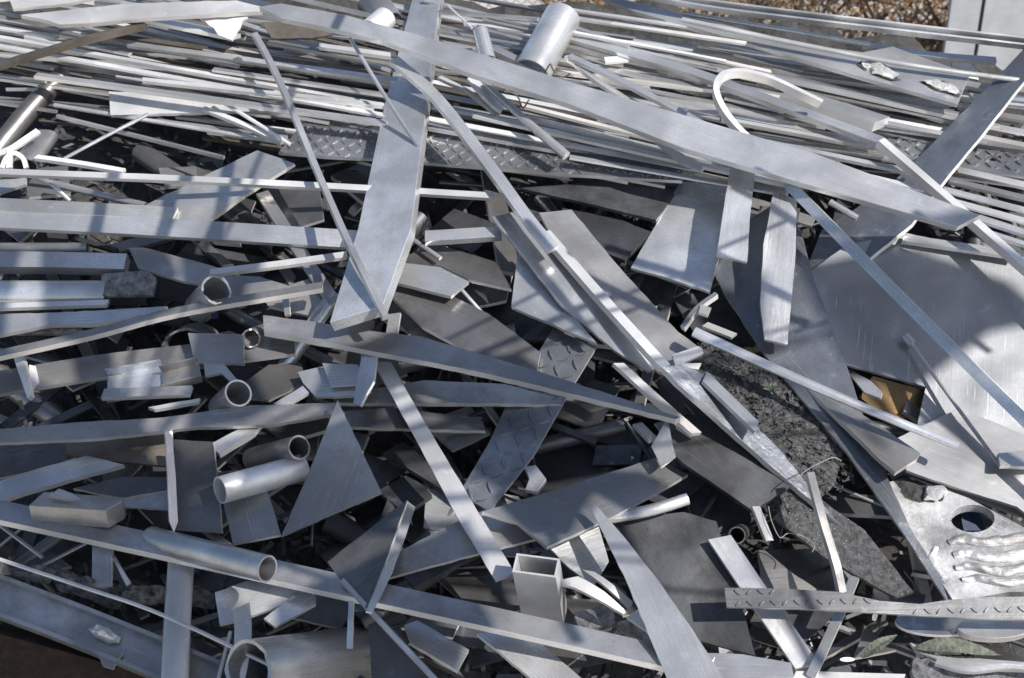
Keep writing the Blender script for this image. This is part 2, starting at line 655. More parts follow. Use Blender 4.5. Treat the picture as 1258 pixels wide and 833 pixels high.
bar('flat_bar', 'long square-edged bar running diagonally to the lower right edge over the big sheet', FB,
    '966,224,.15 1110,370,.145 1258,516,.14 1330,588,.135', 15, 18, (-.75, -.35), mat='mill')
bar('metal_strap', 'flat strap bent into an open loop above the wide slanting bar', 'metal strap',
    '940,188,.15 927,174,.17 905,153,.19 888,130,.205 880,108,.215 886,92,.22 901,86,.22 920,87,.21 949,95,.19 986,112,.165 1011,124,.14', 6, 20, (0, 0), mat='pale', curve=6)
bar('flat_bar', 'long narrow bar with a kink passing under the end of the wide bar', FB,
    '700,44,.06 838,83,.07 939,119,.085 1085,173,.10', 9, 16, (0, -.1), mat='mill')
bar('flat_bar', 'narrow steep bar coming out below the end of the wide bar', FB,
    '1083,171,.11 1170,246,.11 1258,323,.11 1325,382,.11', 8, 18, (.35, .1), mat='pale')
plate('flat_bar', 'scuffed grey flat bar standing up at the right with rounded lower end', FB,
      '1225,95 1262,56 1310,36 1258,100 1152,231 1120,275 1062,324 1022,346 990,333 1010,283 1060,250 1098,222', .055, (-.42, .12), 7, 'scuff')
plate('flat_bar', 'short sunlit strap hanging just below the wide slanting bar', FB,
      '897,206 928,211 921,270 918,322 880,313 888,262', .125, (0, -.25), 5, 'mill')
plate('flat_bar', 'blade-shaped flat bar with rounded end right of the short hanging strap', FB,
      '950,236 979,246 977,320 967,424 939,418 934,370 938,300', .10, (.0, -.28), 6, 'mill')
plate('metal_sheet', 'long grey sheet with bright left edge tapering down to the cast plate', PL,
      '864,310 905,280 950,250 985,285 1000,345 1040,450 1075,553 1118,648 1173,735 1163,737 1110,655 1040,556 940,437 890,360', .045, (-.12, -.05), 6, 'scuff')
plate('metal_sheet', 'largest smooth grey sheet lying flat at the right edge', PL,
      '980,345 1040,300 1115,285 1330,330 1330,660 1113,582 1130,508 1137,476 1030,446', .018, (.03, -.12), 5, 'sheet', warp=.008)
plate('metal_sheet', 'golden brown plate showing through the notch of the largest sheet', PL,
      '1072,462 1136,479 1126,518 1082,508 1056,488', -.02, (.0, -.75), 4, 'brass')
plate('metal_plate', 'tiny pale bracket beside the golden brown plate', 'metal plate', '1036,450 1070,468 1084,482 1082,489 1062,482', .02, (-.2, 0), 4, 'mill')
bar('metal_rod', 'thick tapered rod lying across the long grey sheet, rounded tip', RD,
    '853,405,.11 1000,472,.118 1178,547,.12', 14, .7, (0, 0), 'rod', 'mill', taper=(1.05, .8))
plate('flat_bar', 'bluish flat bar under the thick tapered rod', FB,
      '985,470 1003,473 1131,556 1127,563 1100,580 1072,556', .072, (.12, .1), 7, 'dull')
o = bar('metal_rod', 'thin dark rod with a round knob at its top on the largest sheet', RD,
        '1118,418,.045 1228,570,.045', 5, .9, (0, 0), 'rod', 'dull')
bar('knob', None, None, '1113,410,.05 1122,420,.05', 12, .9, (0, 0), 'rod', 'mill', parent=o)
plate('metal_plate', 'small rectangular plate at the right edge beside the thin knobbed rod', 'metal plate', '1226,557 1275,551 1275,573 1229,572', .05, (.1, 0), 6, 'mill')
plate('metal_sheet', 'pale sheet with straight lower edge beneath the small rectangular plate', PL,
      '1100,540 1180,500 1320,560 1320,680 1250,622 1180,600 1113,578', .03, (.1, -.05), 5, 'sheet')

o = plate('cast_plate', 'rough cast plate with an oval hole and thick weld ridges', 'cast plate',
          '1092,592 1120,586 1190,612 1262,650 1310,668 1310,728 1240,727 1172,739 1140,690 1112,640', .05, (-.1, .05), 24, 'cast', hole=(1195, 637, 27, 17))
for k, s in enumerate(('1166,668,.004 1186,664,.008 1215,668,.008 1290,658,.008', '1172,684,.004 1190,681,.009 1225,687,.008 1290,676,.008',
                       '1174,699,.004 1196,697,.009 1230,703,.008 1290,692,.008', '1182,714,.004 1204,712,.008 1240,717,.008 1290,708,.008',
                       '1150,672,.003 1146,690,.006 1160,712,.004')):
    bar('weld_bead', None, None, s, (17, 16, 15, 13, 10)[k], .8, (0, 0), 'rod', 'cast', parent=o, taper=(.75, 1.1), jag=2, on=o, rgh=.0035, curve=10)
lumpy('burnt_crust', '1094,590 1110,584 1134,592 1160,604 1158,616 1136,620 1112,612', .001, .010, 'burn', None, None, 31, .012, parent=o, on=o)
lumpy('bright_weld', '1136,600 1160,598 1166,606 1150,618 1134,616', .003, .014, 'weld', None, None, 32, .01, parent=o, on=o)
plate('plastic_scrap', 'blue plastic piece seen through the oval hole', 'plastic piece', '1180,632 1203,630 1210,652 1184,652', -.06, (.2, -.3), 3, 'blue')

# --- tread plates
plate('tread_plate', 'long wide tread plate lying under the bright bars, pointed left end', 'tread plate',
      '342,187 384,138 475,156 600,172 700,186 838,203 838,222 700,214 600,206 480,196 400,192', .045, (0, -.12), 6, 'tread', tread=(.021, .021, .0055, .0035))
plate('tread_plate', 'steep tread plate strip sloping behind the centre bars to the lower left', 'tread plate',
      '679,404 733,426 706,470 655,560 601,628 564,606 600,545 622,498 650,452', .02, (-.12, -.15), 5, 'tread', tread=(.031, .031, .0085, .005))
plate('tread_plate', 'sunlit tread plate strip lying level at the lower right', 'tread plate',
      '890,722 960,723 1030,727 1080,738 1130,742 1165,737 1200,734 1300,732 1300,762 1230,761 1140,757 1060,752 980,748 893,746', .115, (0, -.35), 4, 'tread', tread=(.023, .017, .0055, .003))
plate('tread_plate', 'tread plate with jagged rusty hole at the right edge', 'tread plate',
      '1080,172 1120,165 1200,182 1290,195 1290,222 1200,208 1120,196 1085,190', .03, (0, -.1), 5, 'tread', tread=(.024, .024), hole=(1221, 193, 9, 5))

# --- right of the centre
plate('metal_sheet', 'many-sided sunlit plate beneath the folded silver angle', PL,
      '662,262 702,258 756,322 833,408 862,430 838,446 818,452 700,330', .05, (.1, -.12), 6, 'dull')  # duller metal stands for the shade on its upper part
plate('metal_plate', 'triangular sunlit plate pointing down at the end of the folded angle', 'metal plate',
      '636,312 646,318 733,422 628,376', .07, (-.1, -.2), 7, 'mill')
plate('metal_sheet', 'wide sheet sunlit at its left under the short hanging strap', PL,
      '775,328 806,275 836,222 900,232 890,290 872,358', .03, (-.1, -.18), 6, 'mill')
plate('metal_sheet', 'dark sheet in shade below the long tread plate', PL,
      '640,232 745,221 836,232 806,270 735,252', .025, (0, -.2), 6, 'deep')  # near-black metal carries the shade lying on this sheet
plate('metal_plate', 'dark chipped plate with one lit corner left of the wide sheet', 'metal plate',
      '690,256 760,268 801,286 768,320 720,300', .012, (0, -.1), 7, 'deep')  # shade of this plate is put into its metal too
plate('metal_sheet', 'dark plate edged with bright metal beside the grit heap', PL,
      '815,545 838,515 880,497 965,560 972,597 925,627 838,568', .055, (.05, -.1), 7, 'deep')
plate('flat_bar', 'knife-like strip with bright lower edge crossing the grit heap', FB,
      '836,448 872,462 962,556 1030,645 925,552 830,470 812,452', .10, (.35, -.1), 9, 'scuff')
bar('flat_bar', 'short sunlit strip stuck in the grit heap', FB, '866,462,.125 930,524,.12', 12, 6, (.3, 0))
bar('flat_bar', 'tiny bright strip near the top of the grit heap', FB, '866,398,.05 902,412,.06', 7, 4, (.2, 0), mat='pale')
plate('metal_plate', 'small pale offcut at the top of the grit heap', 'metal plate', '861,374 874,378 870,388 858,384', .06, (.1, 0), 4, 'mill')
plate('metal_plate', 'short grey offcut left of the grit heap', 'metal plate', '826,436 862,424 864,434 840,446 862,446 858,454 830,450', .09, (.1, -.2), 5, 'pale')
bar('metal_strap', 'thin dark strap curving beside the wide sheet', 'metal strap', '880,360,.04 856,378,.05 838,402,.05', 5, 12, (-.3, 0), mat='dull')
plate('metal_sheet', 'grit-covered dark plate below the knife-like strip', PL,
      '950,636 985,598 1062,650 1122,728 1100,734 1010,682', .03, (.05, -.1), 6, 'grit')
bar('flat_bar', 'narrow greyish strip standing steeply below the grit heap', FB, '996,580,.13 1012,640,.13 1028,692,.12 1036,728,.10', 9, 7, (.3, 0), mat='dull')
bar('flat_bar', 'very short strip hanging below the dark edged plate', FB, '929,622,.08 946,664,.05', 9, 5, (.2, 0), mat='dull')
bar('pipe', 'small pipe end facing out of the dark gap below the dark edged plate', PI, '910,648,.04 922,640,-.12', 21, 1, (0, 0), 'tube', 'dark', wall=3)
bar('flat_bar', 'steep narrow bar crossing under the sunlit tread strip', FB, '1054,698,.02 1030,756,.06 996,830,.08', 12, 6, (-.2, 0), mat='mill')
bar('flat_bar', 'straight dull flat bar leaning down right under the sunlit tread strip', FB,
    '884,660,.06 992,818,.055', 27, 6, (-.1, 0), mat='mill', cut=.3)
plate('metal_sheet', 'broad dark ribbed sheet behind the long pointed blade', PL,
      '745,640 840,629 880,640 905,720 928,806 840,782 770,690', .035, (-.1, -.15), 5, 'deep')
plate('flat_bar', 'long pointed blade widening towards the bottom edge', FB,
      '722,616 734,622 775,670 815,722 850,772 900,850 826,850 770,715', .13, (-.15, -.2), 8, 'mill')
plate('metal_sheet', 'smooth grey folded strip running up from the dark folded triangle', PL,
      '468,712 486,680 540,652 594,627 640,642 664,660 588,680', .055, (-.05, -.2), 6, 'dull')
plate('metal_sheet', 'wide bluish strip continuing right from the smooth folded strip', PL,
      '592,630 690,598 806,563 845,584 760,630 672,672 636,642', .075, (.1, .1), 6, 'dull')
plate('metal_sheet', 'beige sunlit sheet tucked under the wide bluish strip', PL,
      '672,670 735,645 748,690 730,720 700,698', .04, (.2, -.3), 4, 'mill')
o = plate('metal_sheet', 'dark triangular folded sheet standing near the bottom centre', PL,
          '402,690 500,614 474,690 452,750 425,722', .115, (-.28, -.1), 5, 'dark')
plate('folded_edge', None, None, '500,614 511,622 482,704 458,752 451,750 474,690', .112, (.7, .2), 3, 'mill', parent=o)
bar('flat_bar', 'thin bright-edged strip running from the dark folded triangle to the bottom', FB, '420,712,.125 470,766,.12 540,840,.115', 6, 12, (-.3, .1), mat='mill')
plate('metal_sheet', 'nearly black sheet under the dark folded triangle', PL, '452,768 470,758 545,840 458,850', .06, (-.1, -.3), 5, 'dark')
plate('metal_plate', 'short bluish strip below the long lower flat bar', 'metal plate', '497,768 512,762 576,798 562,824 505,790', .04, (.1, 0), 6, 'mill')
plate('flat_bar', 'wide pale strip slanting off the bottom edge under the long lower flat bar', FB, '586,778 640,770 735,850 672,850', .045, (0, -.1), 7, 'mill')
o = bar('box_tube', 'short bright box tube standing open end up', 'box tube', '656,706,.17 667,764,-.02', 50, 42, (-.25, -.9), 'box', 'pale', wall=4)
plate('metal_strap', 'curled bright strip right of the short box tube', 'metal strap', '680,712 710,708 742,728 772,750 766,752 735,738 705,722', .10, (.1, -.1), 5, 'pale', warp=.012)
plate('metal_strap', 'second curled bright strip leaning against the long pointed blade', 'metal strap', '716,698 730,702 778,738 774,746 748,726', .095, (.1, -.2), 5, 'pale', warp=.01)
plate('metal_plate', 'bright torn offcut by the long pointed blade', 'metal plate', '770,758 784,748 800,776 796,776', .07, (.1, -.1), 4, 'pale')
bar('metal_rod', 'short upright rod above the short box tube', RD, '641,664,.0 653,702,.05', 11, .9, (0, 0), 'rod', 'dull')
plate('metal_block', 'small six-sided block beside the steep tread plate', 'metal block', '644,573 658,571 671,588 660,604 645,601 650,588', .05, (-.1, -.2), 14, 'mill')
bar('metal_sheet', 'rolled sheet edge above the broad dark ribbed sheet', PL, '748,636,.06 800,626,.07 846,612,.07', 15, .6, (0, -.3), 'tube', 'mill', wall=2)
plate('metal_plate', 'small folded tab at the left tip of the dark edged plate', 'metal plate', '800,548 820,513 826,545 830,560 812,574 806,560', .07, (-.2, -.3), 4, 'mill')
bar('flat_bar', 'slim sunlit strip dropping from the many-sided plate to the dark edged plate', FB, '760,446,.10 806,488,.10 856,532,.09', 9, 6, (.3, .1), mat='pale')
bar('flat_bar', 'stub of bar at the left of the slim sunlit strip', FB, '783,520,.03 803,540,.05', 10, 5, (.2, 0), mat='mill')
plate('metal_plate', 'crumbled grey block under the two curled strips', 'metal block', '705,752 752,742 757,764 712,776', .03, (0, -.2), 22, 'crust')
plate('metal_plate', 'broken grey lump beside the long pointed blade', 'metal block', '758,764 800,752 838,770 852,800 790,790', .03, (.1, -.2), 26, 'crust')
plate('metal_sheet', 'pale sheet along the bottom edge right of the long pointed blade', PL, '858,802 912,804 972,814 980,850 900,850', .07, (0, -.2), 7, 'mill')
bar('flat_bar', 'thin straight strip along the bottom edge under the leaning dull flat bar', FB, '975,832,.07 1110,836,.07', 16, 8, (0, -.1), mat='pale')

# --- long bars through the middle
plate('angle_bar', 'long tapering bar crossing the centre below the tall upright flat bar', 'angle bar',
      '323,386 380,394 440,405 517,414 608,441 655,455 836,511 830,514 635,468 541,448 474,435 420,424 324,406', .14, (.0, .12), 9, 'dull')
plate('flat_bar', 'stubby strip hanging under the long tapering centre bar', FB, '446,432 463,436 459,468 443,498 434,495 440,456', .115, (-.3, -.3), 6, 'mill')
plate('flat_bar', 'narrow strip end right of the foot of the tall upright flat bar', FB, '478,386 492,384 488,412 474,410', .10, (-.2, -.2), 5, 'mill')
plate('flat_bar', 'long flat strip with rough cut surface leaning down from the centre bar', FB,
      '458,444 480,444 520,516 632,703 608,712 560,632 500,520', .09, (-.12, -.1), 8, 'pale')
plate('flat_bar', 'dark level bar with bright lower edge behind the steep tread plate', FB,
      '410,484 520,468 620,472 690,489 690,496 520,496 410,494', .035, (0, -.2), 8, 'dull')
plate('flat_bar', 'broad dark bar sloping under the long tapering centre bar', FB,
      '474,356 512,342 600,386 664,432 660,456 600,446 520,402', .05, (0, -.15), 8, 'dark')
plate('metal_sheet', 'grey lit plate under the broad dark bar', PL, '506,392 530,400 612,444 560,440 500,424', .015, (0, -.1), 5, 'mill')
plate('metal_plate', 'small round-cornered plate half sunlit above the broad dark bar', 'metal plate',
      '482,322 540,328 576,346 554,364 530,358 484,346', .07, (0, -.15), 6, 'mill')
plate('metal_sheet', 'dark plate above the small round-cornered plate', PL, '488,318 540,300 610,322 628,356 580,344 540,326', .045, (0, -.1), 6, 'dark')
o = bar('channel', 'short channel with bright underside near the centre', 'channel', '522,290,.075 570,287,.08 616,284,.08', 13, 16, (0, -.2), 'Ud', 'mill', wall=4)
bar('metal_rod', 'thin rod end poking out below the short channel', RD, '506,292,.06 541,316,.07', 6, .8, (0, 0), 'rod', 'mill')
bar('metal_rod', 'thin rod dropping into the black gap above the centre bar', RD, '568,356,.03 616,410,.0', 5, .8, (0, 0), 'rod', 'mill')
bar('flat_bar', 'dark flat bar running steeply down beside the curved long strip', FB, '322,236,.06 366,304,.062 412,372,.06', 15, 7, (.1, -.1), mat='dull')
bar('metal_strap', 'long thin strip curving from the top down to the foot of the tall upright bar', 'metal strap',
    '313,40,.16 332,74,.165 352,116,.17 384,194,.17 422,282,.185 448,336,.215 474,388,.225', 7, 9, (.2, 0), mat='mill')
bar('metal_rod', 'thin pale rod lying on the tall upright flat bar', RD, '430,46,.15 470,112,.147 514,180,.135', 5, .8, (0, 0), 'rod', 'mill')
bar('metal_rod', 'ribbed rod pointing down right below the wide slanting bar', RD, '596,100,.12 640,140,.125 696,188,.12', 11, .9, (0, 0), 'rod', 'mill', taper=(.75, 1.15))
bar('flat_bar', 'short bracket bar beside the ribbed rod', FB, '578,94,.11 606,124,.10 618,134,.09', 9, 6, (.2, 0), mat='pale')
bar('metal_strap', 'slender sharp strip below the wide slanting bar, left of the ribbed rod', 'metal strap', '540,94,.09 576,112,.09 612,140,.08', 4, 6, (0, 0), mat='pale')
plate('flat_bar', 'small bar end showing below the wide slanting bar near the short hanging strap', FB, '802,172 834,186 864,206 860,210 836,200', .13, (-.3, -.3), 6, 'pale')
bar('metal_rod', 'thin rod slanting below the wide bar beside the scuffed standing bar', RD, '1020,246,.06 1054,266,.06', 9, .8, (0, 0), 'rod', 'mill')

# --- pipes at the top
bar('pipe', 'large bright pipe stub standing up behind the wide slanting bar', PI, '653,74,.13 692,4,.13', 47, 1, (0, 0), 'tube', 'mill', wall=4)
bar('pipe', 'small rounded pipe left of the large pipe stub', PI, '599,68,.12 590,32,.13', 21, 1, (0, 0), 'tube', 'mill', wall=3, taper=(1, .9))
bar('pipe', 'broad pipe ring at the top beside the tall upright flat bar', PI, '455,26,.08 474,10,.06', 30, 1, (0, 0), 'tube', 'pale', wall=4)
bar('pipe', 'dull pipe end at the top edge behind the broad pipe ring', PI, '476,16,.03 455,-12,.02', 40, 1, (0, 0), 'tube', 'dull', wall=4)
bar('flat_bar', 'bluish strip under the foot of the large pipe stub', FB, '606,58,.08 668,88,.09', 7, 8, (0, .2), mat='mill')
bar('pipe', 'smooth grey-blue pipe rising from the left edge', PI, '-20,192,.03 30,130,.04 76,82,.04', 25, 1, (0, 0), 'tube', 'dark', wall=3)  # dark metal puts the shade on this pipe into its colour

# --- left side
o = bar('extrusion', 'broken white-ended extrusion below the smooth grey-blue pipe', 'extrusion', '22,196,.07 48,160,.03', 40, .6, (-.4, -.4), 'tube', 'dull', wall=3)
bar('cut_edge', None, None, '-6,190,.085 14,182,.095 32,170,.095 47,160,.09', 7, 5, (0, -.5), mat='white', parent=o)
bar('cut_web', None, None, '12,182,.095 11,206,.09', 7, 5, (0, -.5), mat='white', parent=o)
bar('cut_ring', None, None, '2,206,.09 8,193,.095 18,188,.095 28,194,.09 32,206,.085', 5, 5, (0, -.5), mat='white', parent=o)
bar('flat_bar', 'long thin white bar running level from the left edge to the tall upright bar', FB, '-14,210,.13 200,218,.13 420,229,.128 606,240,.125', 7, 7, (0, -.3), mat='pale')
bar('flat_bar', 'short white strip just above the long level white bar', FB, '44,192,.08 100,200,.085 152,209,.085', 5, 6, (0, -.1), mat='pale')
bar('metal_rod', 'shiny slim rod slanting up to the pale plate at the left', RD, '78,194,.07 130,166,.08 182,139,.085', 5, .8, (0, 0), 'rod', 'mill')
bar('pipe', 'slim bluish pipe below the long level white bar', PI, '62,222,.05 178,250,.055', 9, 1, (0, 0), 'tube', 'dull', wall=2)
bar('metal_rod', 'short bent rod below the white-ended extrusion', RD, '40,213,.08 62,224,.085 86,246,.06', 6, .8, (0, 0), 'rod', 'mill')
plate('flat_bar', 'dull plate end at the left edge below the extrusion', FB, '-8,222 32,218 32,226 -8,240', .06, (0, -.3), 6, 'mill')
plate('metal_sheet', 'rhombic plate with shadow stripes at the left of centre', PL, '171,257 238,222 316,184 362,202 300,240 245,279', .075, (-.15, -.15), 6, 'mill')
plate('metal_sheet', 'dark rounded sheet behind the rhombic plate', PL, '322,226 392,230 398,270 360,282 330,262', .03, (-.1, -.15), 5, 'dark')
bar('flat_bar', 'broad bar along the left edge, sunlit left half', FB, '-14,268,.08 150,276,.082 360,289,.08 470,296,.075', 22, 9, (0, -.45), mat='mill')
bar('flat_bar', 'thin bar resting along the top of the broad left bar', FB, '-14,250,.085 110,256,.085 215,262,.08', 15, 7, (0, -.15), mat='mill')
bar('pipe', 'narrow pipe end at the left edge under the broad bar', PI, '-20,301,.04 106,301,.045', 14, 1, (0, 0), 'tube', 'dull', wall=2)
bar('box_tube', 'square tube at the left edge with end cut flat', 'box tube', '-20,318,.055 154,321,.06', 19, 32, (0, -.35), 'box', 'mill', wall=3)
o = bar('pipe', 'thick shiny pipe with a flattened tail at the left edge', PI, '-20,352,.065 128,352,.065', 35, 1, (0, 0), 'tube', 'mill', wall=3)
plate('flattened_tail', None, None, '124,336 182,332 192,342 188,362 126,363', .06, (0, -.3), 12, 'crust', parent=o)
bar('flat_bar', 'thin strip directly under the thick shiny pipe', FB, '-14,376,.06 132,371,.06', 6, 6, (0, 0), mat='pale')
plate('flat_bar', 'stack of pale strips ending in a point left of centre', FB, '-10,387 206,377 190,384 118,398 60,399 -10,414', .07, (0, -.2), 7, 'mill')
plate('metal_plate', 'rough grey slab end under the pale pointed strips', 'metal plate', '22,400 90,400 110,409 24,410', .05, (0, -.5), 8, 'crust')
bar('flat_bar', 'long slanting strip with bright edge rising from the left edge to the centre', FB, '-20,438,.11 110,409,.115 218,381,.12 396,350,.12', 8, 8, (0, .1), mat='dull')
plate('flat_bar', 'small leg-like strip hanging under the long slanting strip', FB, '17,440 28,438 38,486 34,490', .08, (-.4, -.4), 8, 'pale')
plate('metal_plate', 'small sunlit flake beside the leg-like strip', 'metal plate', '36,448 44,450 48,468 40,482 34,470', .06, (.3, -.3), 4, 'pale')
bar('flat_bar', 'wide dull bar from the left edge passing behind the grey square plate', FB, '-20,473,.05 120,450,.052 240,436,.055 362,420,.055', 28, 8, (0, -.25), mat='dull')
plate('metal_plate', 'grey square plate standing left of centre', 'metal plate', '231,409 299,411 300,448 239,446', .085, (0, -.5), 6, 'dull')
bar('channel', 'open channel lying near the short pipe at the left', 'channel', '128,470,.075 165,464,.08 198,458,.08', 34, 26, (0, -.25), 'U', 'mill', wall=4)
bar('channel', 'short deep channel between the open channel and the grey square plate', 'channel', '196,462,.09 220,456,.095 244,450,.095', 24, 24, (.1, -.2), 'U', 'dull', wall=3)
bar('flat_bar', 'short grey bar below the two channels', FB, '126,483,.085 234,479,.09', 11, 14, (0, -.3), mat='dull')
plate('flat_bar', 'pale sliver under the short grey bar', FB, '182,500 246,489 244,494 190,503', .08, (0, .1), 5, 'pale')
bar('pipe', 'short pipe with open end up beside the grey square plate', PI, '278,474,.13 258,492,.03', 34, 1, (0, 0), 'tube', 'mill', wall=4)
plate('flat_bar', 'small bar leaning on the short pipe with open end up', FB, '250,444 276,448 297,472 290,474 272,458 252,462', .075, (0, -.3), 6, 'mill')
bar('pipe', 'jagged pipe end facing out at the left of centre', PI, '249,347,.15 228,370,.05', 38, 1, (0, 0), 'tube', 'mill', wall=5, jag=7)
bar('flat_bar', 'white jagged strip running right from the jagged pipe end', FB, '258,334,.11 340,324,.115 426,312,.115', 7, 6, (0, -.1), mat='pale')
plate('metal_sheet', 'light blue-grey plate behind the jagged pipe end', PL, '158,304 176,304 270,329 258,350 226,346 170,330', .05, (0, -.3), 6, 'dull')
plate('metal_sheet', 'sharp wedge-shaped plate right of the jagged pipe end', PL, '268,338 320,340 357,352 320,362 270,362', .06, (0, -.3), 6, 'dull')
plate('metal_sheet', 'wide grey plate under the sharp wedge-shaped plate', PL, '320,362 398,336 404,372 380,388 330,376', .04, (0, -.3), 6, 'dull')
bar('pipe', 'torn dark pipe collar under the long slanting strip', PI, '226,404,.06 240,396,-.06', 58, .8, (0, 0), 'tube', 'crust', wall=6, jag=12)
plate('plastic_scrap', 'small blue scrap behind the long slanting strip', 'plastic piece', '258,382 268,378 268,390 260,392', .07, (0, -.3), 3, 'blue')
bar('pipe', 'little crushed pipe left of the long tapering centre bar', PI, '309,404,.09 324,398,.0', 23, 1, (0, 0), 'tube', 'dull', wall=3, jag=5)
bar('pipe', 'slanting pale pipe behind the long tapering centre bar', PI, '332,470,.0 378,402,.06 410,358,.06', 20, 1, (0, 0), 'tube', 'mill', wall=3)
plate('flat_bar', 'little post under the end of the long slanting strip', FB, '346,364 354,362 356,386 350,388', .07, (-.2, -.4), 6, 'mill')
plate('flat_bar', 'long wavy bar with sunlit patches from the left edge to the triangle', FB,
      '-14,530 100,518 200,512 300,498 410,496 424,508 330,522 240,524 120,538 -14,546', .10, (0, -.3), 8, 'dull')
plate('flat_bar', 'dark bar continuing right from the long wavy bar', FB, '400,508 480,500 590,514 596,530 500,526 410,524', .05, (0, -.2), 7, 'dark')
plate('metal_plate', 'upper of two light plates at the left foot of the stubby strip', 'metal plate', '366,457 396,450 450,454 456,480 444,486 388,488 372,470', .07, (-.1, -.3), 6, 'mill')
plate('metal_plate', 'small pale plate on the two light plates under the centre bar', 'metal plate', '396,446 440,448 440,472 406,474', .09, (-.1, -.3), 5, 'mill')
plate('metal_sheet', 'dark brownish-black sheet beside the short pipe with open end up', PL, '300,470 330,448 370,446 376,470 330,492 296,488', .03, (0, -.2), 5, 'dark')
plate('flat_bar', 'textured strip leaning over the long wavy bar', FB, '336,496 372,474 380,482 350,500', .06, (0, -.2), 6, 'mill')
plate('flat_bar', 'textured strip below the long wavy bar left of the pipe mouth', FB, '257,546 300,524 322,520 312,532 270,558', .085, (0, -.1), 9, 'mill')
bar('pipe', 'dull pipe mouth showing under the right end of the long wavy bar', PI, '356,541,.14 300,556,-.02', 30, 1, (0, 0), 'tube', 'dull', wall=4, jag=2)
plate('metal_sheet', 'brownish plate under the left end of the long wavy bar', PL, '80,536 204,532 204,572 130,566 80,558', .03, (0, -.3), 5, 'brown')
plate('metal_sheet', 'dark bluish plate at the left edge below the long wavy bar', PL, '-14,546 80,540 84,570 -14,590', .02, (0, -.2), 5, 'dark')
plate('metal_sheet', 'triangular grey-blue plate standing on its long side in the left centre', PL, '415,492 469,605 346,659', .115, (-.05, -.35), 6, 'dull')
bar('pipe', 'pipe with a shadow band around its sunlit open end', PI, '274,592,.17 376,564,.09', 34, 1, (0, 0), 'tube', 'pale', wall=4)
o = plate('angle_bar', 'upright angle piece with light flange left of the banded pipe', 'angle bar', '214,540 262,543 273,655 216,651', .09, (-.15, -.45), 6, 'dark')
plate('flange', None, None, '203,530 212,529 219,640 214,654 208,640', .11, (.5, -.5), 5, 'mill', parent=o)
plate('metal_plate', 'blue-grey rectangular plate below the banded pipe', 'metal plate', '273,612 327,600 345,657 286,668', .085, (-.05, -.35), 7, 'dull')
plate('flat_bar', 'pale slanting strip at the left edge above the solid block', FB, '-14,594 106,560 152,570 -14,619', .065, (0, -.15), 8, 'mill')
# a solid block: a thick plate
plate('metal_block', 'solid rectangular aluminium block near the left edge', 'metal block', '35,621 54,604 152,611 150,616 130,627', .13, (0, .25), 44, 'dull')
bar('metal_strap', 'tiny bent clip lying on the solid block', 'metal strap', '62,606,.14 98,613,.145 70,602,.145', 4, 5, (0, 0), mat='pale', curve=2)
plate('metal_sheet', 'dark layered sheets right of the solid block', PL, '90,600 150,586 206,586 206,602 150,612', .05, (0, -.2), 5, 'dark')
plate('metal_sheet', 'bluish sheet end beneath the dark layered sheets', PL, '120,610 206,600 206,626 150,622', .045, (0, -.3), 5, 'dull')
bar('pipe', 'clean short pipe lying on the long lower flat bar', PI, '320,690,.24 176,654,.10', 33, 1, (0, 0), 'tube', 'mill', wall=3.5)
bar('flat_bar', 'long lower flat bar running from the left edge under the clean short pipe', FB, '-20,622,.105 110,650,.105 420,718,.105 640,766,.105 870,818,.10', 25, 10, (0, .25), mat='dull')
bar('metal_rod', 'long thin white rod slanting down across the lower left', RD, '-20,680,.12 100,720,.13 205,757,.13 380,840,.13', 5, .8, (0, 0), 'rod', 'pale')
plate('flat_bar', 'upright strip behind the long thin white rod', FB, '113,668 137,670 136,720 124,722 113,720', .055, (-.2, -.5), 6, 'dull')
bar('pipe', 'flattened white pipe standing up from the bottom edge', PI, '221,684,.08 216,760,.09 212,850,.10', 34, .5, (0, -.3), 'tube', 'pale', wall=3)
bar('metal_strap', 'beige curved strip rising from the bottom edge beside the big pipe', 'metal strap', '297,744,.10 298,790,.12 288,846,.12', 21, 4, (0, -.4), mat='pale')
bar('metal_rod', 'thin rod beside the beige curved strip', RD, '283,775,.09 265,845,.11', 5, .8, (0, 0), 'rod', 'pale')
plate('metal_plate', 'dull plate with ragged left end under the long lower flat bar', 'metal plate', '264,728 302,714 366,712 388,728 306,758 270,768', .06, (0, -.3), 6, 'mill')
plate('metal_plate', 'pale blue strip lying on the dull ragged plate', 'metal plate', '324,760 362,730 388,732 388,742 338,770', .075, (.1, -.2), 6, 'mill')
bar('pipe', 'big shiny pipe with ragged rim at the bottom', PI, '326,800,.21 475,780,-.06', 72, 1, (0, 0), 'tube', 'mill', wall=7, jag=5)
plate('flat_bar', 'narrow upright strip in front of the dark folded triangle', FB, '428,738 434,738 432,796 426,796', .12, (-.2, -.5), 6, 'mill')
o = bar('channel', 'wide channel with a deep groove along the lower left edge', 'channel', '-30,720,.06 90,765,.06 260,834,.06', 50, 34, (0, -.25), 'U', 'dull', wall=8)
lumpy('rag', '108,772 120,768 134,773 147,781 145,788 132,789 116,782', .05, .012, 'pale', None, None, 61, .014, parent=o, on=None)
plate('metal_plate', 'small bracket under the wide grooved channel', 'metal plate', '118,798 150,802 138,822 126,818', .05, (0, -.4), 6, 'dull')
bar('metal_rod', 'thin dull rod slanting down left of the upright strip', RD, '-6,640,.05 52,684,.055', 5, .8, (0, 0), 'rod', 'mill')
bar('metal_rod', 'thin dull rod slanting up right towards the upright strip', RD, '52,694,.05 106,666,.055', 5, .8, (0, 0), 'rod', 'dull')
plate('flat_bar', 'little pale strip right of the upright strip', FB, '138,684 142,684 161,716 156,720', .06, (.2, -.3), 5, 'mill')
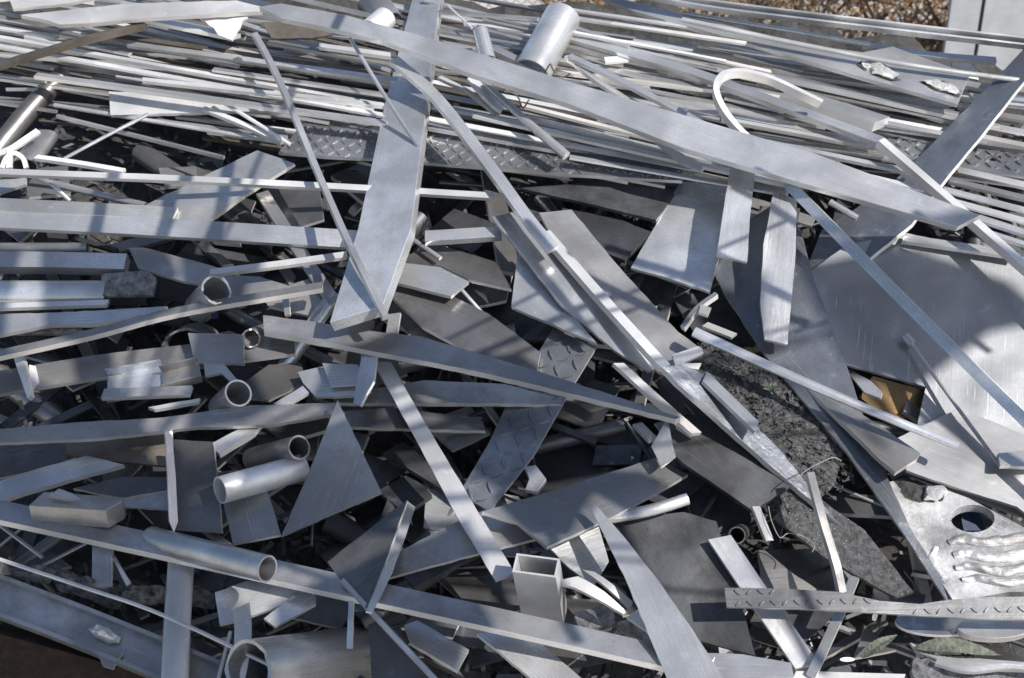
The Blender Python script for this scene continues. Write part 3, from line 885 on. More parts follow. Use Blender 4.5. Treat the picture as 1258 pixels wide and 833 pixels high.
bar('steel_beam', 'rusty dark brown steel beam at the bottom left corner', 'steel beam', '-40,800,-.01 90,836,-.01 260,886,-.01', 62, 70, (0, -.9), mat='rust')

# --- top right
o = plate('metal_sheet', 'wide bluish sheet with two torn white weld scars at the upper right', PL,
          '700,-20 838,18 1000,56 1060,64 1097,57 1192,91 1176,128 1046,91 895,46 780,14', .075, (0, -.02), 12, 'mill')
for k, (e, s) in enumerate((('1052,80 1062,72 1080,76 1104,92 1112,98 1096,100 1070,92', '1057,80 1066,75 1080,80 1104,95 1096,99 1070,91'),
                            ('1128,100 1144,96 1166,102 1182,112 1178,120 1150,112', '1133,102 1146,98 1164,104 1178,114 1174,118 1150,110'))):
    lumpy('burnt_rim', e, .0005, .003, 'burn', None, None, 40 + k, .006, parent=o, on=o)
    lumpy('weld_scar', s, .002, .014, 'weld', None, None, 50 + k, .012, parent=o, on=o)
plate('metal_plate', 'small white tab behind the wide scarred sheet', 'metal plate', '1168,72 1186,72 1202,88 1202,98 1172,92', .02, (0, -.5), 6, 'white')
bar('square_bar', 'square bar with flat end below the wide scarred sheet', 'square bar', '968,112,.08 1030,130,.08 1084,147,.08', 12, 26, (0, .2), mat='mill')
bar('channel', 'long slim channel above the heap crossing the dry brush and grey panel', 'channel', '690,-36,.10 838,-2,.11 1000,20,.12 1258,50,.13 1320,58,.13', 10, 22, (0, -.5), 'U', 'mill', wall=5)
bar('pipe', 'thin tube lying just below the long slim channel', PI, '838,14,.06 960,34,.065 1070,53,.065', 6, 1, (0, 0), 'tube', 'mill', wall=2)
bar('box_tube', 'thin square tube ending left of the grey panel', 'box tube', '1060,54,.05 1140,66,.055 1224,73,.055', 6, 8, (0, -.2), 'box', 'mill', wall=2)
bar('metal_rod', 'long pale rod passing over the wide scarred sheet to the right edge', RD, '838,22,.10 990,54,.11 1130,80,.115 1310,104,.12', 7, .8, (0, 0), 'rod', 'pale')
plate('metal_plate', 'white glinting flake among the bars right of the large pipe stub', 'metal plate', '742,70 762,69 776,74 744,77', .06, (.2, 0), 4, 'white')
bar('metal_strap', 'narrow strip crossing down right from the large pipe stub', 'metal strap', '697,68,.09 730,95,.09 770,121,.09', 5, 6, (.2, 0), mat='mill')
bar('metal_strap', 'slightly longer strip crossing beside the narrow one by the large pipe stub', 'metal strap', '700,68,.10 752,92,.10 806,120,.10 880,160,.1', 6, 6, (.2, 0), mat='mill')
bar('metal_rod', 'very thin rod slanting between the tall upright bar and the small rounded pipe', RD, '550,6,.08 580,34,.09', 3, .8, (0, 0), 'rod', 'pale')

# --- top left
plate('metal_sheet', 'long pale sheet strip at the upper left joining the wide slanting bar', PL,
      '25,17 150,6 290,0 322,7 322,13 255,18 180,23 110,29 73,30 60,25', .13, (0, -.1), 7, 'pale')
plate('metal_sheet', 'torn white sheet corner under the pale sheet strip', PL, '246,23 304,14 307,18 298,26 295,34 285,49 268,43 262,34', .11, (0, -.35), 4, 'white', rag=.8)
plate('metal_sheet', 'brownish curved sheet under the left end of the wide slanting bar', PL, '322,27 362,26 408,42 382,47 334,47', .09, (0, -.5), 5, 'brown')
bar('flat_bar', 'rust-stained narrow bar slanting up at the upper left', FB, '-10,81,.11 36,67,.115 108,46,.12 178,29,.12', 6, 8, (0, 0), mat='brown')
plate('metal_sheet', 'pale plate with crossed shadows below the upper left bars', PL, '134,113 230,113 340,131 350,136 200,139 136,142', .05, (0, -.3), 6, 'pale')
bar('metal_rod', 'thin pale rod slanting down to the long tread plate', RD, '268,121,.08 312,148,.085 356,176,.085', 5, .8, (0, 0), 'rod', 'pale')
bar('flat_bar', 'slim bar slanting down to the pointed end of the tread plate', FB, '250,132,.06 300,152,.07 346,174,.07', 5, 6, (0, 0), mat='pale')
plate('metal_sheet', 'pale sheet at the very top left', PL, '16,11 90,3 140,-8 60,-14 10,-6', .10, (0, -.1), 5, 'pale')

# --- lower right odds and ends
def disc(cx, cy, rx, l, h, mat, label, cat, name, tilt=(0, 0)):
    t = [(cx + rx * math.cos(2 * math.pi * k / 36), cy + rx * .30 * math.sin(2 * math.pi * k / 36)) for k in range(36)]
    return plate(name, label, cat, t, l, tilt, h, mat)


disc(1222, 770, 46, .06, 16, 'mill', 'thick round metal disc at the right edge below the tread strip', 'metal disc', 'metal_disc')
disc(1160, 762, 60, .035, 5, 'scuff', 'wider thin disc under the thick round disc', 'metal disc', 'metal_disc')


def leaf(label, path, w, l, seed, fold=.35):
    bm = bmesh.new()
    q = catmull([at(*c) for c in parse(path)], 10)
    n = len(q)
    rows = []
    for i, p in enumerate(q):
        t = (q[min(i + 1, n - 1)] - q[max(i - 1, 0)]).normalized()
        b = CX.cross(t).normalized()
        u = i / (n - 1)
        ww = w / 900 * (math.sin(math.pi * min(.985, max(.015, u)) ** .8) ** .8) * (1 + (.05 if i % 2 else -.04))
        rows.append([bm.verts.new(p + b * ww * k + CX * (abs(k) * ww * fold + noise.noise(p * 25 + Vector((k, seed, 0))) * .003 + (.0005 if i % 2 and k else 0)))
                     for k in (-1, -.5, 0, .5, 1)])
    for i in range(n - 1):
        for k in range(4):
            bm.faces.new((rows[i][k], rows[i][k + 1], rows[i + 1][k + 1], rows[i + 1][k]))
    tag(link('leaf', bm, 'green', mkframe(q[n // 2], AX, CX)), label, 'leaf')


leaf('pale green serrated leaf lying at the lower right corner', '1124,796,.07 1160,792,.085 1196,797,.085 1230,805,.075', 13, .07, 1, .1)
leaf('dark green curved leaf left of the pale serrated one', '1058,808,.03 1080,792,.05 1102,780,.045', 10, .05, 2)
plate('metal_sheet', 'torn crusty slab in the bottom right corner', PL, '1122,808 1160,812 1205,822 1290,814 1290,850 1150,850 1120,828', .05, (.1, -.35), 12, 'crust', rag=1.6)
bar('metal_strap', 'curled bright strip beside the torn crusty slab', 'metal strap', '1150,812,.075 1190,822,.085 1240,818,.08 1290,824,.08', 6, 8, (0, -.2), mat='mill')
plate('metal_sheet', 'smooth rim strip above the crumpled bright sheet', PL, '1118,790 1150,804 1290,816 1290,826 1180,820 1124,800', .065, (0, -.2), 5, 'mill')
disc(1041, 810, 9, .05, 4, 'white', 'small white round cap in the dark gap at the lower right', 'cap', 'round_cap', (0, -.5))

# ================================================================== rows of long bars over the top
def row(x0, y0, x1, y1, w, l, label, group, mat='mill', h=None, tilt=None, name='flat_bar'):
    h = h or RNG.choice((3, 4, 5, 6))
    w *= .6
    tilt = tilt or (RNG.uniform(-.06, .06), RNG.uniform(-.3, .3))
    return bar(name, label, name.replace('_', ' '), [(x0, y0, l), ((x0 + x1) / 2, (y0 + y1) / 2, l), (x1, y1, l)], w, h, tilt, mat=mat, group=group, curve=2)


LA = 'long thin bar in the bright upper-left rows of parallel bars'
GA = 'parallel bars at the upper left'
for (x0, y0, x1, y1, w, l, m) in [
        (-10, 19, 72, 34, 8, .07, 'dull'), (-10, 32, 70, 45, 5, .06, 'pale'), (30, 44, 76, 53, 5, .08, 'pale'),
        (-10, 43, 480, 130, 6, .075, 'pale'), (-10, 54, 478, 142, 7, .085, 'pale'), (100, 53, 160, 65, 6, .05, 'dull'),
        (156, 53, 490, 98, 9, .07, 'mill'), (134, 42, 480, 92, 8, .06, 'brown'), (185, 23, 290, 44, 10, .08, 'pale'),
        (262, 84, 476, 116, 6, .08, 'mill'), (44, 91, 476, 150, 8, .095, 'mill'), (175, 97, 470, 128, 7, .09, 'pale'),
        (-10, 90, 56, 99, 4, .05, 'dull'), (7, 109, 46, 109, 4, .04, 'mill'), (66, 128, 352, 175, 6, .04, 'mill'),
        (70, 141, 275, 192, 4, .05, 'dull'), (48, 148, 122, 154, 3, .03, 'brown'), (175, 145, 352, 168, 6, .03, 'mill'),
        (215, 142, 350, 160, 4, .03, 'mill'), (392, 55, 480, 67, 8, .09, 'pale'), (330, 50, 490, 80, 7, .08, 'dull'),
        (250, 60, 488, 104, 5, .06, 'mill'), (-10, 70, 60, 82, 5, .04, 'mill'), (-10, 124, 70, 136, 4, .03, 'dull')]:
    row(x0, y0, x1, y1, w, l, LA, GA, m)
LB = 'long thin bar in the bright rows just below the wide slanting bar'
GB = 'parallel bars below the wide slanting bar'
for (x0, y0, x1, y1, w, l, m) in [
        (520, 144, 850, 206, 9, .08, 'pale'), (584, 140, 970, 226, 8, .09, 'pale'), (648, 143, 980, 222, 7, .08, 'mill'),
        (520, 98, 760, 146, 8, .06, 'pale'), (520, 112, 800, 168, 8, .06, 'mill'), (520, 126, 820, 186, 8, .065, 'mill'),
        (640, 128, 900, 194, 6, .07, 'pale'), (520, 154, 700, 186, 7, .06, 'mill'), (520, 88, 620, 110, 6, .05, 'brown'),
        (700, 192, 968, 238, 7, .085, 'mill'), (900, 216, 968, 236, 9, .08, 'pale'), (530, 132, 700, 160, 5, .07, 'pale')]:
    row(x0, y0, x1, y1, w, l, LB, GB, m)
LC = 'long thin bar in the crowded rows at the upper right above the wide slanting bar'
GC = 'parallel bars at the upper right'
for (x0, y0, x1, y1, w, l, m) in [
        (550, 14, 656, 22, 6, .05, 'dull'), (555, 40, 650, 56, 6, .05, 'mill'), (604, 26, 650, 36, 5, .05, 'mill'),
        (604, 38, 644, 49, 6, .05, 'dull'), (706, 12, 830, 30, 6, .06, 'pale'), (704, 32, 770, 54, 6, .07, 'mill'),
        (700, 20, 900, 50, 8, .05, 'mill'), (696, 56, 860, 92, 8, .05, 'dull'), (784, 33, 900, 50, 7, .085, 'pale'),
        (742, 46, 874, 71, 5, .075, 'pale'), (722, 80, 960, 126, 9, .045, 'mill'), (700, 84, 900, 118, 6, .03, 'mill'),
        (740, 100, 940, 138, 8, .045, 'mill'), (815, 121, 1010, 153, 9, .05, 'mill'), (860, 134, 1060, 172, 9, .06, 'mill'),
        (905, 148, 1090, 182, 8, .065, 'pale'), (900, 165, 1100, 206, 9, .07, 'mill'), (940, 186, 1110, 226, 9, .08, 'pale'),
        (760, 118, 900, 150, 7, .06, 'mill'), (700, 62, 760, 76, 8, .04, 'dull'), (930, 96, 1190, 150, 9, .045, 'mill'),
        (960, 92, 1190, 142, 7, .05, 'dull'), (1010, 106, 1200, 148, 6, .06, 'mill'), (870, 60, 980, 84, 7, .04, 'dull'),
        (848, 66, 940, 86, 6, .05, 'pale'), (1086, 150, 1200, 172, 10, .055, 'mill'), (900, 120, 960, 134, 8, .05, 'dull')]:
    e = RNG.uniform(.05, .3)
    row(x0 - (x1 - x0) * e, y0 - (y1 - y0) * e, x1 + (x1 - x0) * e * .5, y1 + (y1 - y0) * e * .5, w * .85, l, LC, GC, m)
LD = 'long flat bar in the bundle at the right edge beside the scuffed standing bar'
GD = 'parallel bars at the right edge'
for (x0, y0, x1, y1, w, l, m) in [
        (1195, 118, 1300, 128, 12, .04, 'mill'), (1188, 134, 1300, 152, 10, .05, 'dull'), (1186, 148, 1300, 170, 10, .06, 'mill'),
        (1180, 162, 1300, 186, 9, .05, 'pale'), (1176, 208, 1300, 236, 12, .05, 'mill'), (1166, 220, 1300, 252, 9, .06, 'dull'),
        (1160, 232, 1300, 268, 10, .065, 'mill'), (1160, 244, 1300, 282, 11, .075, 'pale'), (1200, 266, 1300, 298, 12, .075, 'mill'),
        (1110, 292, 1250, 312, 14, .05, 'mill'), (1206, 282, 1300, 312, 8, .08, 'mill'), (1198, 104, 1300, 112, 9, .03, 'dull')]:
    row(x0, y0, x1, y1, w, l, LD, GD, m)

# bars further down in the rows, seen in the slits between the upper ones
LE = 'thin strip lying deeper in the rows at the top, seen between bars'
GE = 'deeper strips in the top rows'
ID = {}
SKIP_E = {0, 14, 20, 21, 22, 25, 32, 37, 38, 47, 53, 64, 69, 72, 75, 78, 89, 90, 93, 118, 121, 122, 123, 128, 130, 133, 135, 140,
          143, 146, 147, 149, 151, 153, 157, 165, 166, 169, 182, 183, 185, 187, 189, 193, 197, 207}
for i in range(215):
    RNG.seed(5000 + i)
    x = RNG.uniform(-30, 1180)
    y = RNG.uniform(4, 190) if x < 850 else RNG.uniform(40 + (x - 850) * .12, 215)
    L = RNG.uniform(220, 480)
    s = RNG.gauss(.17, .05)
    a = (x - L / 2, y - s * L / 2, x + L / 2, y + s * L / 2, RNG.uniform(4, 8), RNG.uniform(-.045, .045),
         RNG.choice(('mill', 'dull', 'mill', 'dark', 'dull', 'pale', 'brown')))
    if a[2] > 850 and (a[1] + a[3]) / 2 < 30 + max(0, x - 800) * .15:
        continue
    if i in SKIP_E or (x < 330 and y > 128):
        continue
    ob = row(*a[:6], LE, GE, a[6], name='metal_strip')
    ID[ob.name] = ('E', i)

# ------------------------------------------------------------------ scrap deep in the gaps
SKIP_F = {0, 2, 3, 4, 5, 6, 7, 11, 17, 22, 23, 27, 28, 36, 39, 42, 45, 46, 50, 51, 52, 54, 55, 57, 61, 63, 64, 66, 67, 72, 74, 75,
          80, 81, 84, 86, 87, 95, 100, 102, 105, 107, 108, 109, 110, 111, 112, 115, 117, 119, 121, 129, 130, 131, 136, 137, 140,
          141, 145, 153, 155, 157, 160, 161, 163, 165, 170, 171, 173, 174, 182, 186, 189, 191, 192, 196, 199, 203, 205, 208, 209,
          210, 215, 217, 219, 223, 224, 225, 226, 234, 235, 238, 239, 240, 241, 243, 246, 247, 248, 249, 253, 256, 262, 267, 272,
          273, 275, 276, 283, 293, 296, 297, 298, 299, 300, 306, 309, 310, 314, 315, 319, 320, 323, 326, 327, 328, 329, 331, 336,
          337, 338, 342, 345, 350, 351, 353, 358, 359, 361, 363, 364, 367, 368, 371, 373, 374, 377, 380, 385, 388, 389, 390, 392,
          393, 394, 395, 397, 398, 400, 401, 407, 411, 416, 423, 428, 451, 452, 464, 468}
KF = {'flat': ('flat_bar', 'dim flat bar lying deep in a shaded gap of the heap', 'flat bar', 'bars deep in the gaps'),
      'rod': ('metal_rod', 'dim thin rod deep in a shaded gap of the heap', 'metal rod', 'rods deep in the gaps'),
      'tube': ('pipe', 'dim pipe deep in a shaded gap of the heap', 'pipe', 'pipes deep in the gaps'),
      'plate': ('metal_plate', 'dim plate offcut deep in a shaded gap of the heap', 'metal plate', 'offcuts deep in the gaps')}
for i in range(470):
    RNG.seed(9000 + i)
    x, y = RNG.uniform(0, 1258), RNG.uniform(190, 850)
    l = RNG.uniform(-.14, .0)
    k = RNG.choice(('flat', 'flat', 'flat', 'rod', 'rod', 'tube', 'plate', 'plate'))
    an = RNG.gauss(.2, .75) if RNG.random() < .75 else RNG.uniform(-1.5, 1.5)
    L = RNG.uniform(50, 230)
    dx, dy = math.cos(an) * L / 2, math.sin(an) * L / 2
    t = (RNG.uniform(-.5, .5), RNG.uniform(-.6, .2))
    mat = RNG.choice(('dark', 'deep', 'deep', 'dark', 'dull', 'deep', 'dark'))  # darker metals give buried pieces the shade of the gaps as colour
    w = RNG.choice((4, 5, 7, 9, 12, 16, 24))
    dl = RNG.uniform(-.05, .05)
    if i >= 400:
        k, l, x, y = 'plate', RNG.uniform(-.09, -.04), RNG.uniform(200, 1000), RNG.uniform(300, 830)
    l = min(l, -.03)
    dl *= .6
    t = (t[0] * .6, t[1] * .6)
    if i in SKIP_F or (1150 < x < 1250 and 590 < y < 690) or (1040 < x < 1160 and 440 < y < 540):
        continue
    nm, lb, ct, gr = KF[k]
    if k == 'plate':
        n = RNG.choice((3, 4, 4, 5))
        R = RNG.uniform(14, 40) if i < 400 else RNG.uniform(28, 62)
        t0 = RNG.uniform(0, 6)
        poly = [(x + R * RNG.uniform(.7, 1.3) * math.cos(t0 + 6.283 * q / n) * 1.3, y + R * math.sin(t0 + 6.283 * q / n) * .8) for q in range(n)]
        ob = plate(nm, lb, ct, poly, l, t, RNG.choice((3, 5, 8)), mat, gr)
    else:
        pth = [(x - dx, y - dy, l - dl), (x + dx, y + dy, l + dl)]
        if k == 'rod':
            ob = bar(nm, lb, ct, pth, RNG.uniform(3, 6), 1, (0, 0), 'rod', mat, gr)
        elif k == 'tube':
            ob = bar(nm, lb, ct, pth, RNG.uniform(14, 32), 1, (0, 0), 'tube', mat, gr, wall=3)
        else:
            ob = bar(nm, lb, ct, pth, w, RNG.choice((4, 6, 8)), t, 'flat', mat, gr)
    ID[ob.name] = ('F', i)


# ------------------------------------------------------------------ grit heap, packed core, weed, wire
lumpy('metal_grit', '850,440 872,424 905,436 946,452 986,500 1036,556 1024,600 970,640 935,622 900,560 862,500', .025, .022, 'grit',
      'dark heap of black metal grit with tiny bright flecks', 'metal grit', 3, .011, 'stuff', 6500)
lumpy('slag_crust', '66,700 110,712 170,722 260,724 262,744 200,748 130,742 70,724', .02, .03, 'crust',
      'rough crusted slag lump behind the long thin white rod', 'slag', 5, .05)
lumpy('slag_crust', '-10,690 40,694 72,704 60,716 10,712 -10,706', .03, .02, 'crust', 'ragged crust at the left edge above the wide channel', 'slag', 8, .04)

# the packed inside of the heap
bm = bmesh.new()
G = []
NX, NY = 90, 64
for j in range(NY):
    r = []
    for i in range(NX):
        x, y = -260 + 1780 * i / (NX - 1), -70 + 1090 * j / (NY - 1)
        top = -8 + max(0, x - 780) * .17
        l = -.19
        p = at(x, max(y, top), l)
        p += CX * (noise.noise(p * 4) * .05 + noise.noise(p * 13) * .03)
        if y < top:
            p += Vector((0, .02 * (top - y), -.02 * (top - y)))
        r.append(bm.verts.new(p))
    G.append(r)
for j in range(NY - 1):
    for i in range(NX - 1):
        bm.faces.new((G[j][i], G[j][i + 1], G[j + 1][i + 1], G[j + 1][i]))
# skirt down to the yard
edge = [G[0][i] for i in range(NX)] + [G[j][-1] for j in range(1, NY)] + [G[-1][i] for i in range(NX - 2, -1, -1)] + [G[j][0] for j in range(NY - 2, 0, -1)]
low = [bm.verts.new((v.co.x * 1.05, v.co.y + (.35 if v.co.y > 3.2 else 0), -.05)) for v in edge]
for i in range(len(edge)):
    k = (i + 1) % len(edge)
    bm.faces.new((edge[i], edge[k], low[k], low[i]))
tag(link('scrap_rubble', bm, 'core', mkframe(P0, AX, CX)), 'packed scrap rubble coloured dark for the shade in the gaps between the metal pieces', 'scrap rubble', None, 'stuff')


# shavings, clips and crumbs of metal in the gaps, coloured dark for their shade
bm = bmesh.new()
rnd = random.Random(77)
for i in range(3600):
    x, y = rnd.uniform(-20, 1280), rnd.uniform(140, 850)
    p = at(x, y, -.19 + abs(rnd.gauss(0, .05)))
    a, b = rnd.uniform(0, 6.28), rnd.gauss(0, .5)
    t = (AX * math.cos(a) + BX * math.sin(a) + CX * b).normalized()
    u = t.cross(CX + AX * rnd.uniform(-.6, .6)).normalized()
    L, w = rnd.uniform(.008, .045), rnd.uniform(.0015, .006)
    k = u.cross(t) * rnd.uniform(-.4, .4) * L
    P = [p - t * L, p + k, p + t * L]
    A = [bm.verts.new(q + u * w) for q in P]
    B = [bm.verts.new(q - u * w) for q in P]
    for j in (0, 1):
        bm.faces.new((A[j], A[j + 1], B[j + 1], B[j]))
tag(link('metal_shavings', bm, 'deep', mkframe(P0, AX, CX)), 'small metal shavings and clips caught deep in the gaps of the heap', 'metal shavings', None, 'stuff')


def weed():
    bm = bmesh.new()
    rnd = random.Random(4)
    base = at(946, 480, .085)
    for i in range(12):
        a = rnd.uniform(0, 6.28)
        d = (AX * math.cos(a) + BX * math.sin(a) * .7 + CX * rnd.uniform(.3, 1.0)).normalized()
        L, w = rnd.uniform(.012, .028), rnd.uniform(.002, .004)
        s = d.cross(CX).normalized()
        c = [base, base + d * L * .5 + CX * .004, base + d * L]
        v = [bm.verts.new(c[0]), bm.verts.new(c[1] + s * w), bm.verts.new(c[2]), bm.verts.new(c[1] - s * w)]
        bm.faces.new(v)
    o = link('weed', bm, 'green', mkframe(base, AX, CX))
    tag(o, 'small green weed growing out of the dark grit', 'weed')


weed()
for lb, s in (('pale wire strands crossing the tip of the knife-like strip', '976,590,.115 990,578,.12 1008,568,.115 1024,562,.11 1034,566,.10'),
              ('thin pale wire hanging below the dark edged plate', '944,622,.09 948,640,.08 958,660,.06 968,655,.06 985,658,.05 1000,668,.05 998,678,.05')):
    bar('wire', lb, 'wire', s, 1.2, 1, (0, 0), 'rod', 'twine', curve=6)
bar('wire', 'twisted dry wire under the wide bar by the ribbed rod', 'wire', '604,104,.11 612,98,.13 622,110,.11 636,118,.1 642,132,.1 650,122,.11', 2, 1, (0, 0), 'rod', 'brown', curve=5)
bar('wire', 'short dry wire at the foot of the large pipe stub', 'wire', '668,90,.12 676,78,.15 682,88,.12 692,94,.11 700,90,.12', 2, 1, (0, 0), 'rod', 'brown', curve=5)


# ================================================================== the yard behind
def simple(name, bm, mat, loc=(0, 0, 0), parent=None):
    m = Matrix.Translation(Vector(loc))
    return link(name, bm, mat, m, parent)


bm = bmesh.new()
for (x, y) in ((-60, -60), (60, -60), (60, 90), (-60, 90)):
    bm.verts.new((x, y, 0))
bm.faces.new(bm.verts)
tag(simple('ground', bm, 'ground'), 'dusty bare yard ground', 'ground', None, 'structure')


def blade(bm, base, d, L, w, rnd, bend=.3):
    s = Vector((rnd.uniform(-1, 1), rnd.uniform(-1, 1), .1)).normalized()
    s = (s - d * s.dot(d)).normalized()
    k = Vector((rnd.uniform(-1, 1), rnd.uniform(-1, 1), -.4)) * bend
    p1, p2 = base + d * L * .5, base + d * L + k * L
    a, b, c, e = bm.verts.new(base - s * w), bm.verts.new(base + s * w), bm.verts.new(p1 + s * w * .8), bm.verts.new(p1 - s * w * .8)
    t = bm.verts.new(p2)
    bm.faces.new((a, b, c, e))
    bm.faces.new((e, c, t))


rnd = random.Random(21)
for mat, n, nm, lb in (('straw', 5200, 'dry_grass', 'tangled tan dry grass behind the heap'), ('twig', 2600, 'dry_brush', 'dark brown dry brush behind the heap')):
    bm = bmesh.new()
    for i in range(n):
        x, y = rnd.uniform(.2, 3.6), rnd.uniform(7.3, 8.6)
        z = rnd.uniform(0, 1.0 + .25 * noise.noise(Vector((x * 1.5, y, 2))))
        if mat == 'straw' and noise.noise(Vector((x * 2.2, y * 1.5, z * 2.6))) < -.12:
            continue
        d = Vector((rnd.gauss(0, .5), rnd.gauss(-.1, .35), rnd.uniform(-.2, 1))).normalized()
        blade(bm, Vector((x, y, z)), d, rnd.uniform(.12, .4), rnd.uniform(.004, .012), rnd)
    tag(simple(nm, bm, mat, (1.9, 8, 0)), lb, nm.replace('_', ' '), None, 'stuff')

# chain link fence in front of the brush
f = bpy.data.objects.new('chain_link_fence', None)
COL.objects.link(f)
f.location = (1.0, 7.1, 0)
tag(f, 'chain link fence standing in front of the dry brush', 'fence')
bm = bmesh.new()
X0, X1, H, st = -.8, 2.36, 1.6, .055


def wire_seg(bm, a, b, r):
    d = (b - a).normalized()
    u = d.cross(Vector((0, 1, 0.01))).normalized()
    v = d.cross(u)
    A = [bm.verts.new(a + (u * math.cos(t) + v * math.sin(t)) * r) for t in (0, 2.09, 4.19)]
    B = [bm.verts.new(b + (u * math.cos(t) + v * math.sin(t)) * r) for t in (0, 2.09, 4.19)]
    for k in range(3):
        bm.faces.new((A[k], A[(k + 1) % 3], B[(k + 1) % 3], B[k]))


k = X0 - H
while k < X1:
    for sg in (1, -1):
        xa, xb = (k, k + H) if sg == 1 else (k + H, k)
        za, zb = 0.02, H
        # clip to the frame of the fence
        def clip(xa, za, xb, zb):
            o = []
            for (x, z, x2, z2) in ((xa, za, xb, zb), (xb, zb, xa, za)):
                for lim, side in ((X0, -1), (X1, 1)):
                    if (x - lim) * side > 0:
                        t = (lim - x) / (x2 - x)
                        x, z = lim, z + (z2 - z) * t
                o.append((x, z))
            return o
        if max(xa, xb) > X0 and min(xa, xb) < X1:
            (xa, za), (xb, zb) = clip(xa, za, xb, zb)
            wire_seg(bm, Vector((xa, 7.1 + .003 * sg, za)), Vector((xb, 7.1 + .003 * sg, zb)), .0022)
    k += st
simple('fence_mesh', bm, 'wire', (1, 7.1, 0), f)
for x in (X0, X1):
    bm = bmesh.new()
    bmesh.ops.create_cone(bm, cap_ends=True, segments=16, radius1=.025, radius2=.025, depth=1.7, matrix=Matrix.Translation((x, 7.14, .85)))
    simple('post', bm, 'wire', (x, 7.14, 0), f)


# grey sheet metal hut side at the right
h = bpy.data.objects.new('metal_shed', None)
COL.objects.link(h)
h.location = (3.2, 6.8, 0)
tag(h, 'weathered grey metal shed wall with a dark vertical seam', 'shed')


def box(bm, a, b):
    bmesh.ops.create_cube(bm, size=1, matrix=Matrix.Translation([(a[i] + b[i]) / 2 for i in range(3)]) @ Matrix.Diagonal([abs(b[i] - a[i]) for i in range(3)] + [1]))


XS = 2.115
bm = bmesh.new()
box(bm, (XS, 6.8, 0), (XS + .145, 6.84, 2.2))
simple('door_post', bm, 'panel', (XS, 6.8, 0), h)
bm = bmesh.new()
box(bm, (XS + .16, 6.79, 0), (XS + 1.9, 6.84, 2.2))
simple('wall', bm, 'panel', (XS + .2, 6.8, 0), h)
bm = bmesh.new()
box(bm, (XS + .02, 6.842, 0), (XS + 1.9, 6.9, 2.15))
simple('body', bm, 'dark', (XS + .4, 7, 0), h)

# ================================================================== light and camera
EL, AZ = math.radians(45), math.radians(126)      # azimuth clockwise from +Y
TOSUN = Vector((math.sin(AZ) * math.cos(EL), math.cos(AZ) * math.cos(EL), math.sin(EL)))

# added unseen blocker above the camera, plates cut to shade the near side
REACH = 3.0
blocker = bpy.data.objects.new('added_shade_blocker', None)
COL.objects.link(blocker)
hubp = at(120, 630, .06) + TOSUN * (REACH + .35)
blocker.location = hubp
tag(blocker, 'added unseen blocker above the camera, shaped to shade the near side of the heap', 'scrap grab')
SHADE_PLATES = [  # outlines of the shade wanted on the heap, carried up towards the sun
    '-160,300 -20,296 30,300 14,360 2,420 4,500 0,560 -20,700 -160,760',
    '50,300 140,296 205,302 222,330 200,395 140,424 150,520 136,556 104,552 98,480 90,440 52,426',
    '222,300 296,302 312,322 300,366 292,420 322,452 342,500 290,528 240,536 218,540 226,450 232,400',
    '480,414 505,400 540,436 640,432 700,470 830,512 790,556 690,556 640,592 596,560 580,500 560,486 480,476 466,520 420,528 372,508 398,446 424,440',
    '-160,590 30,574 150,574 196,566 204,624 262,624 284,566 430,536 476,560 530,640 470,652 380,692 300,716 240,684 120,684 -40,674 -160,710',
    '-160,716 -40,704 120,710 236,710 266,736 258,790 250,860 -160,900',
    '330,744 390,718 480,678 560,644 580,690 574,740 586,780 550,860 330,880 332,790',
    '590,624 640,610 700,572 800,572 850,600 770,634 730,606 706,634 680,670 626,670',
    '985,322 1060,306 1140,296 1260,334 1320,380 1240,396 1150,464 1130,458 1040,440 1020,400',
    '890,335 930,350 930,425 1000,470 1085,555 1070,555 1000,480 930,440',
]
for ci, c in enumerate(SHADE_PLATES):
    reach = REACH if ci < 8 else 4.6
    bm = bmesh.new()
    P = [at(x, y, .06) + TOSUN * reach for x, y in parse(c)]
    bm.faces.new([bm.verts.new(p) for p in P])
    r = bmesh.ops.extrude_face_region(bm, geom=bm.faces[:])
    bmesh.ops.translate(bm, verts=[g for g in r['geom'] if isinstance(g, bmesh.types.BMVert)], vec=TOSUN * .06)
    cc = sum(P, Vector()) / len(P)
    # thin rib tying the added plate to the middle of the blocker
    a, b = cc + TOSUN * .05, hubp + TOSUN * .1
    wire_seg(bm, a, b, .012)
    link('shade_plate', bm, 'rust', mkframe(cc, AX, CX), blocker)
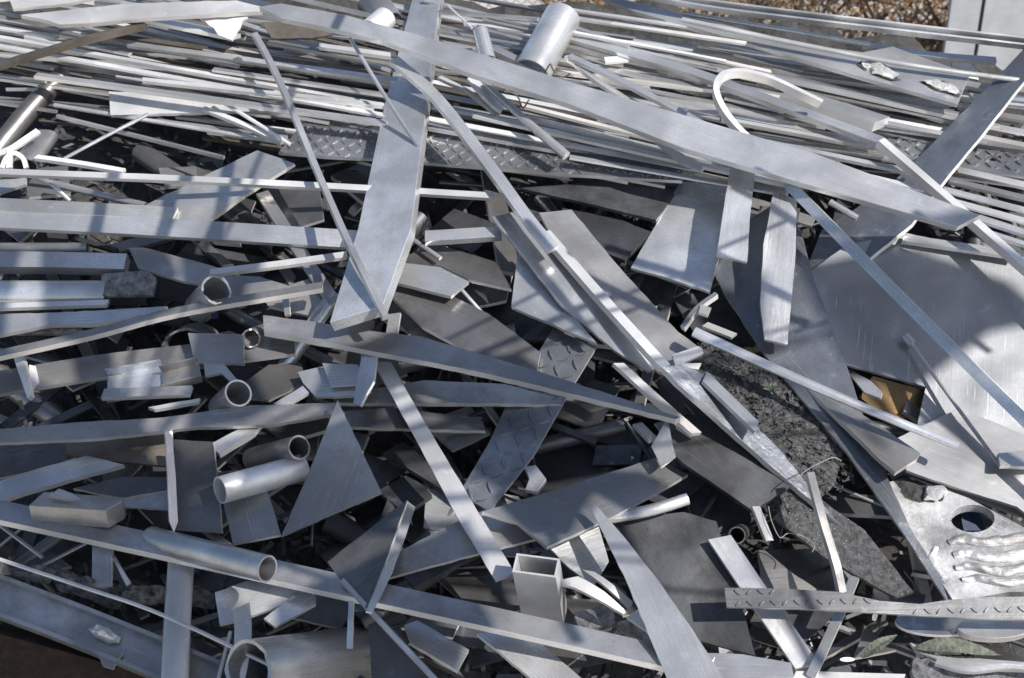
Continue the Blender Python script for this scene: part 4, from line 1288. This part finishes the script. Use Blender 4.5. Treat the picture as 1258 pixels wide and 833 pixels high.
for xa, ya, xb, yb, r, k in ((760, 290, 1000, 392, .013, 1.5), (870, 250, 1020, 326, .011, 1.5), (680, 322, 850, 392, .014, 1.5), (610, 300, 720, 420, .013, 1.6),
                             (222, 200, 192, 300, .016, 1.5), (282, 190, 258, 300, .014, 1.5), (126, 225, 108, 310, .015, 1.5), (1080, 440, 1270, 575, .012, 2.0),
                             (380, 60, 330, 160, .012, 1.4), (640, 590, 690, 800, .016, 2.4), (760, 600, 860, 800, .014, 2.4), (900, 640, 1010, 830, .012, 2.4),
                             (480, 470, 590, 520, .014, 2.2), (1060, 300, 1240, 420, .010, 1.8)):
    bm = bmesh.new()  # added rod, placed for the shadow stripe it casts
    a, b = at(xa, ya, .06) + TOSUN * k, at(xb, yb, .06) + TOSUN * k
    wire_seg(bm, a, b, r)
    wire_seg(bm, a.lerp(b, .5), hubp + TOSUN * .1, .006)
    link('stripe_rod', bm, 'rust', mkframe(a, AX, CX), blocker)
bm = bmesh.new()  # made-up middle and arm joining the shade plates, never in view
bmesh.ops.create_cone(bm, cap_ends=True, segments=20, radius1=.17, radius2=.12, depth=.5, matrix=Matrix.Translation(hubp + Vector((0, 0, .25))))
link('blocker_hub', bm, 'rust', Matrix.Translation(hubp), blocker)
bm = bmesh.new()
wire_seg(bm, hubp + Vector((0, 0, .4)), hubp + Vector((5.5, -5, 3.5)), .2)
link('blocker_boom', bm, 'rust', Matrix.Translation(hubp), blocker)

w = bpy.data.worlds.new('World')
S.world = w
w.use_nodes = True
nt = w.node_tree
bg = nt.nodes['Background']
sky = nt.nodes.new('ShaderNodeTexSky')
sky.sky_type = 'NISHITA'
sky.sun_disc = False
sky.sun_elevation = EL
sky.sun_rotation = AZ
sky.air_density = 1.0
sky.dust_density = 1.2
nt.links.new(sky.outputs[0], bg.inputs[0])
bg.inputs[1].default_value = .088
L = bpy.data.lights.new('sun', 'SUN')
L.energy = 4.5
L.angle = math.radians(.45)
L.color = (1, .955, .895)
so = bpy.data.objects.new('sun', L)
COL.objects.link(so)
so.rotation_euler = (-TOSUN).to_track_quat('-Z', 'Y').to_euler()

cam = bpy.data.cameras.new('camera')
cam.lens = 50
cam.sensor_width = 36
cam.clip_end = 500
cam.dof.use_dof = True
cam.dof.focus_distance = 3.1
cam.dof.aperture_fstop = 5.6
co = bpy.data.objects.new('camera', cam)
COL.objects.link(co)
co.location = CAM
co.rotation_euler = (math.radians(90) - PITCH, 0, 0)
S.camera = co
S.view_settings.view_transform = 'Standard'
S.view_settings.look = 'None'
S.view_settings.exposure = 0.58
S.view_settings.gamma = 1
S.view_settings.use_curve_mapping = False
S.cycles.max_bounces = 6
S.cycles.use_denoising = True
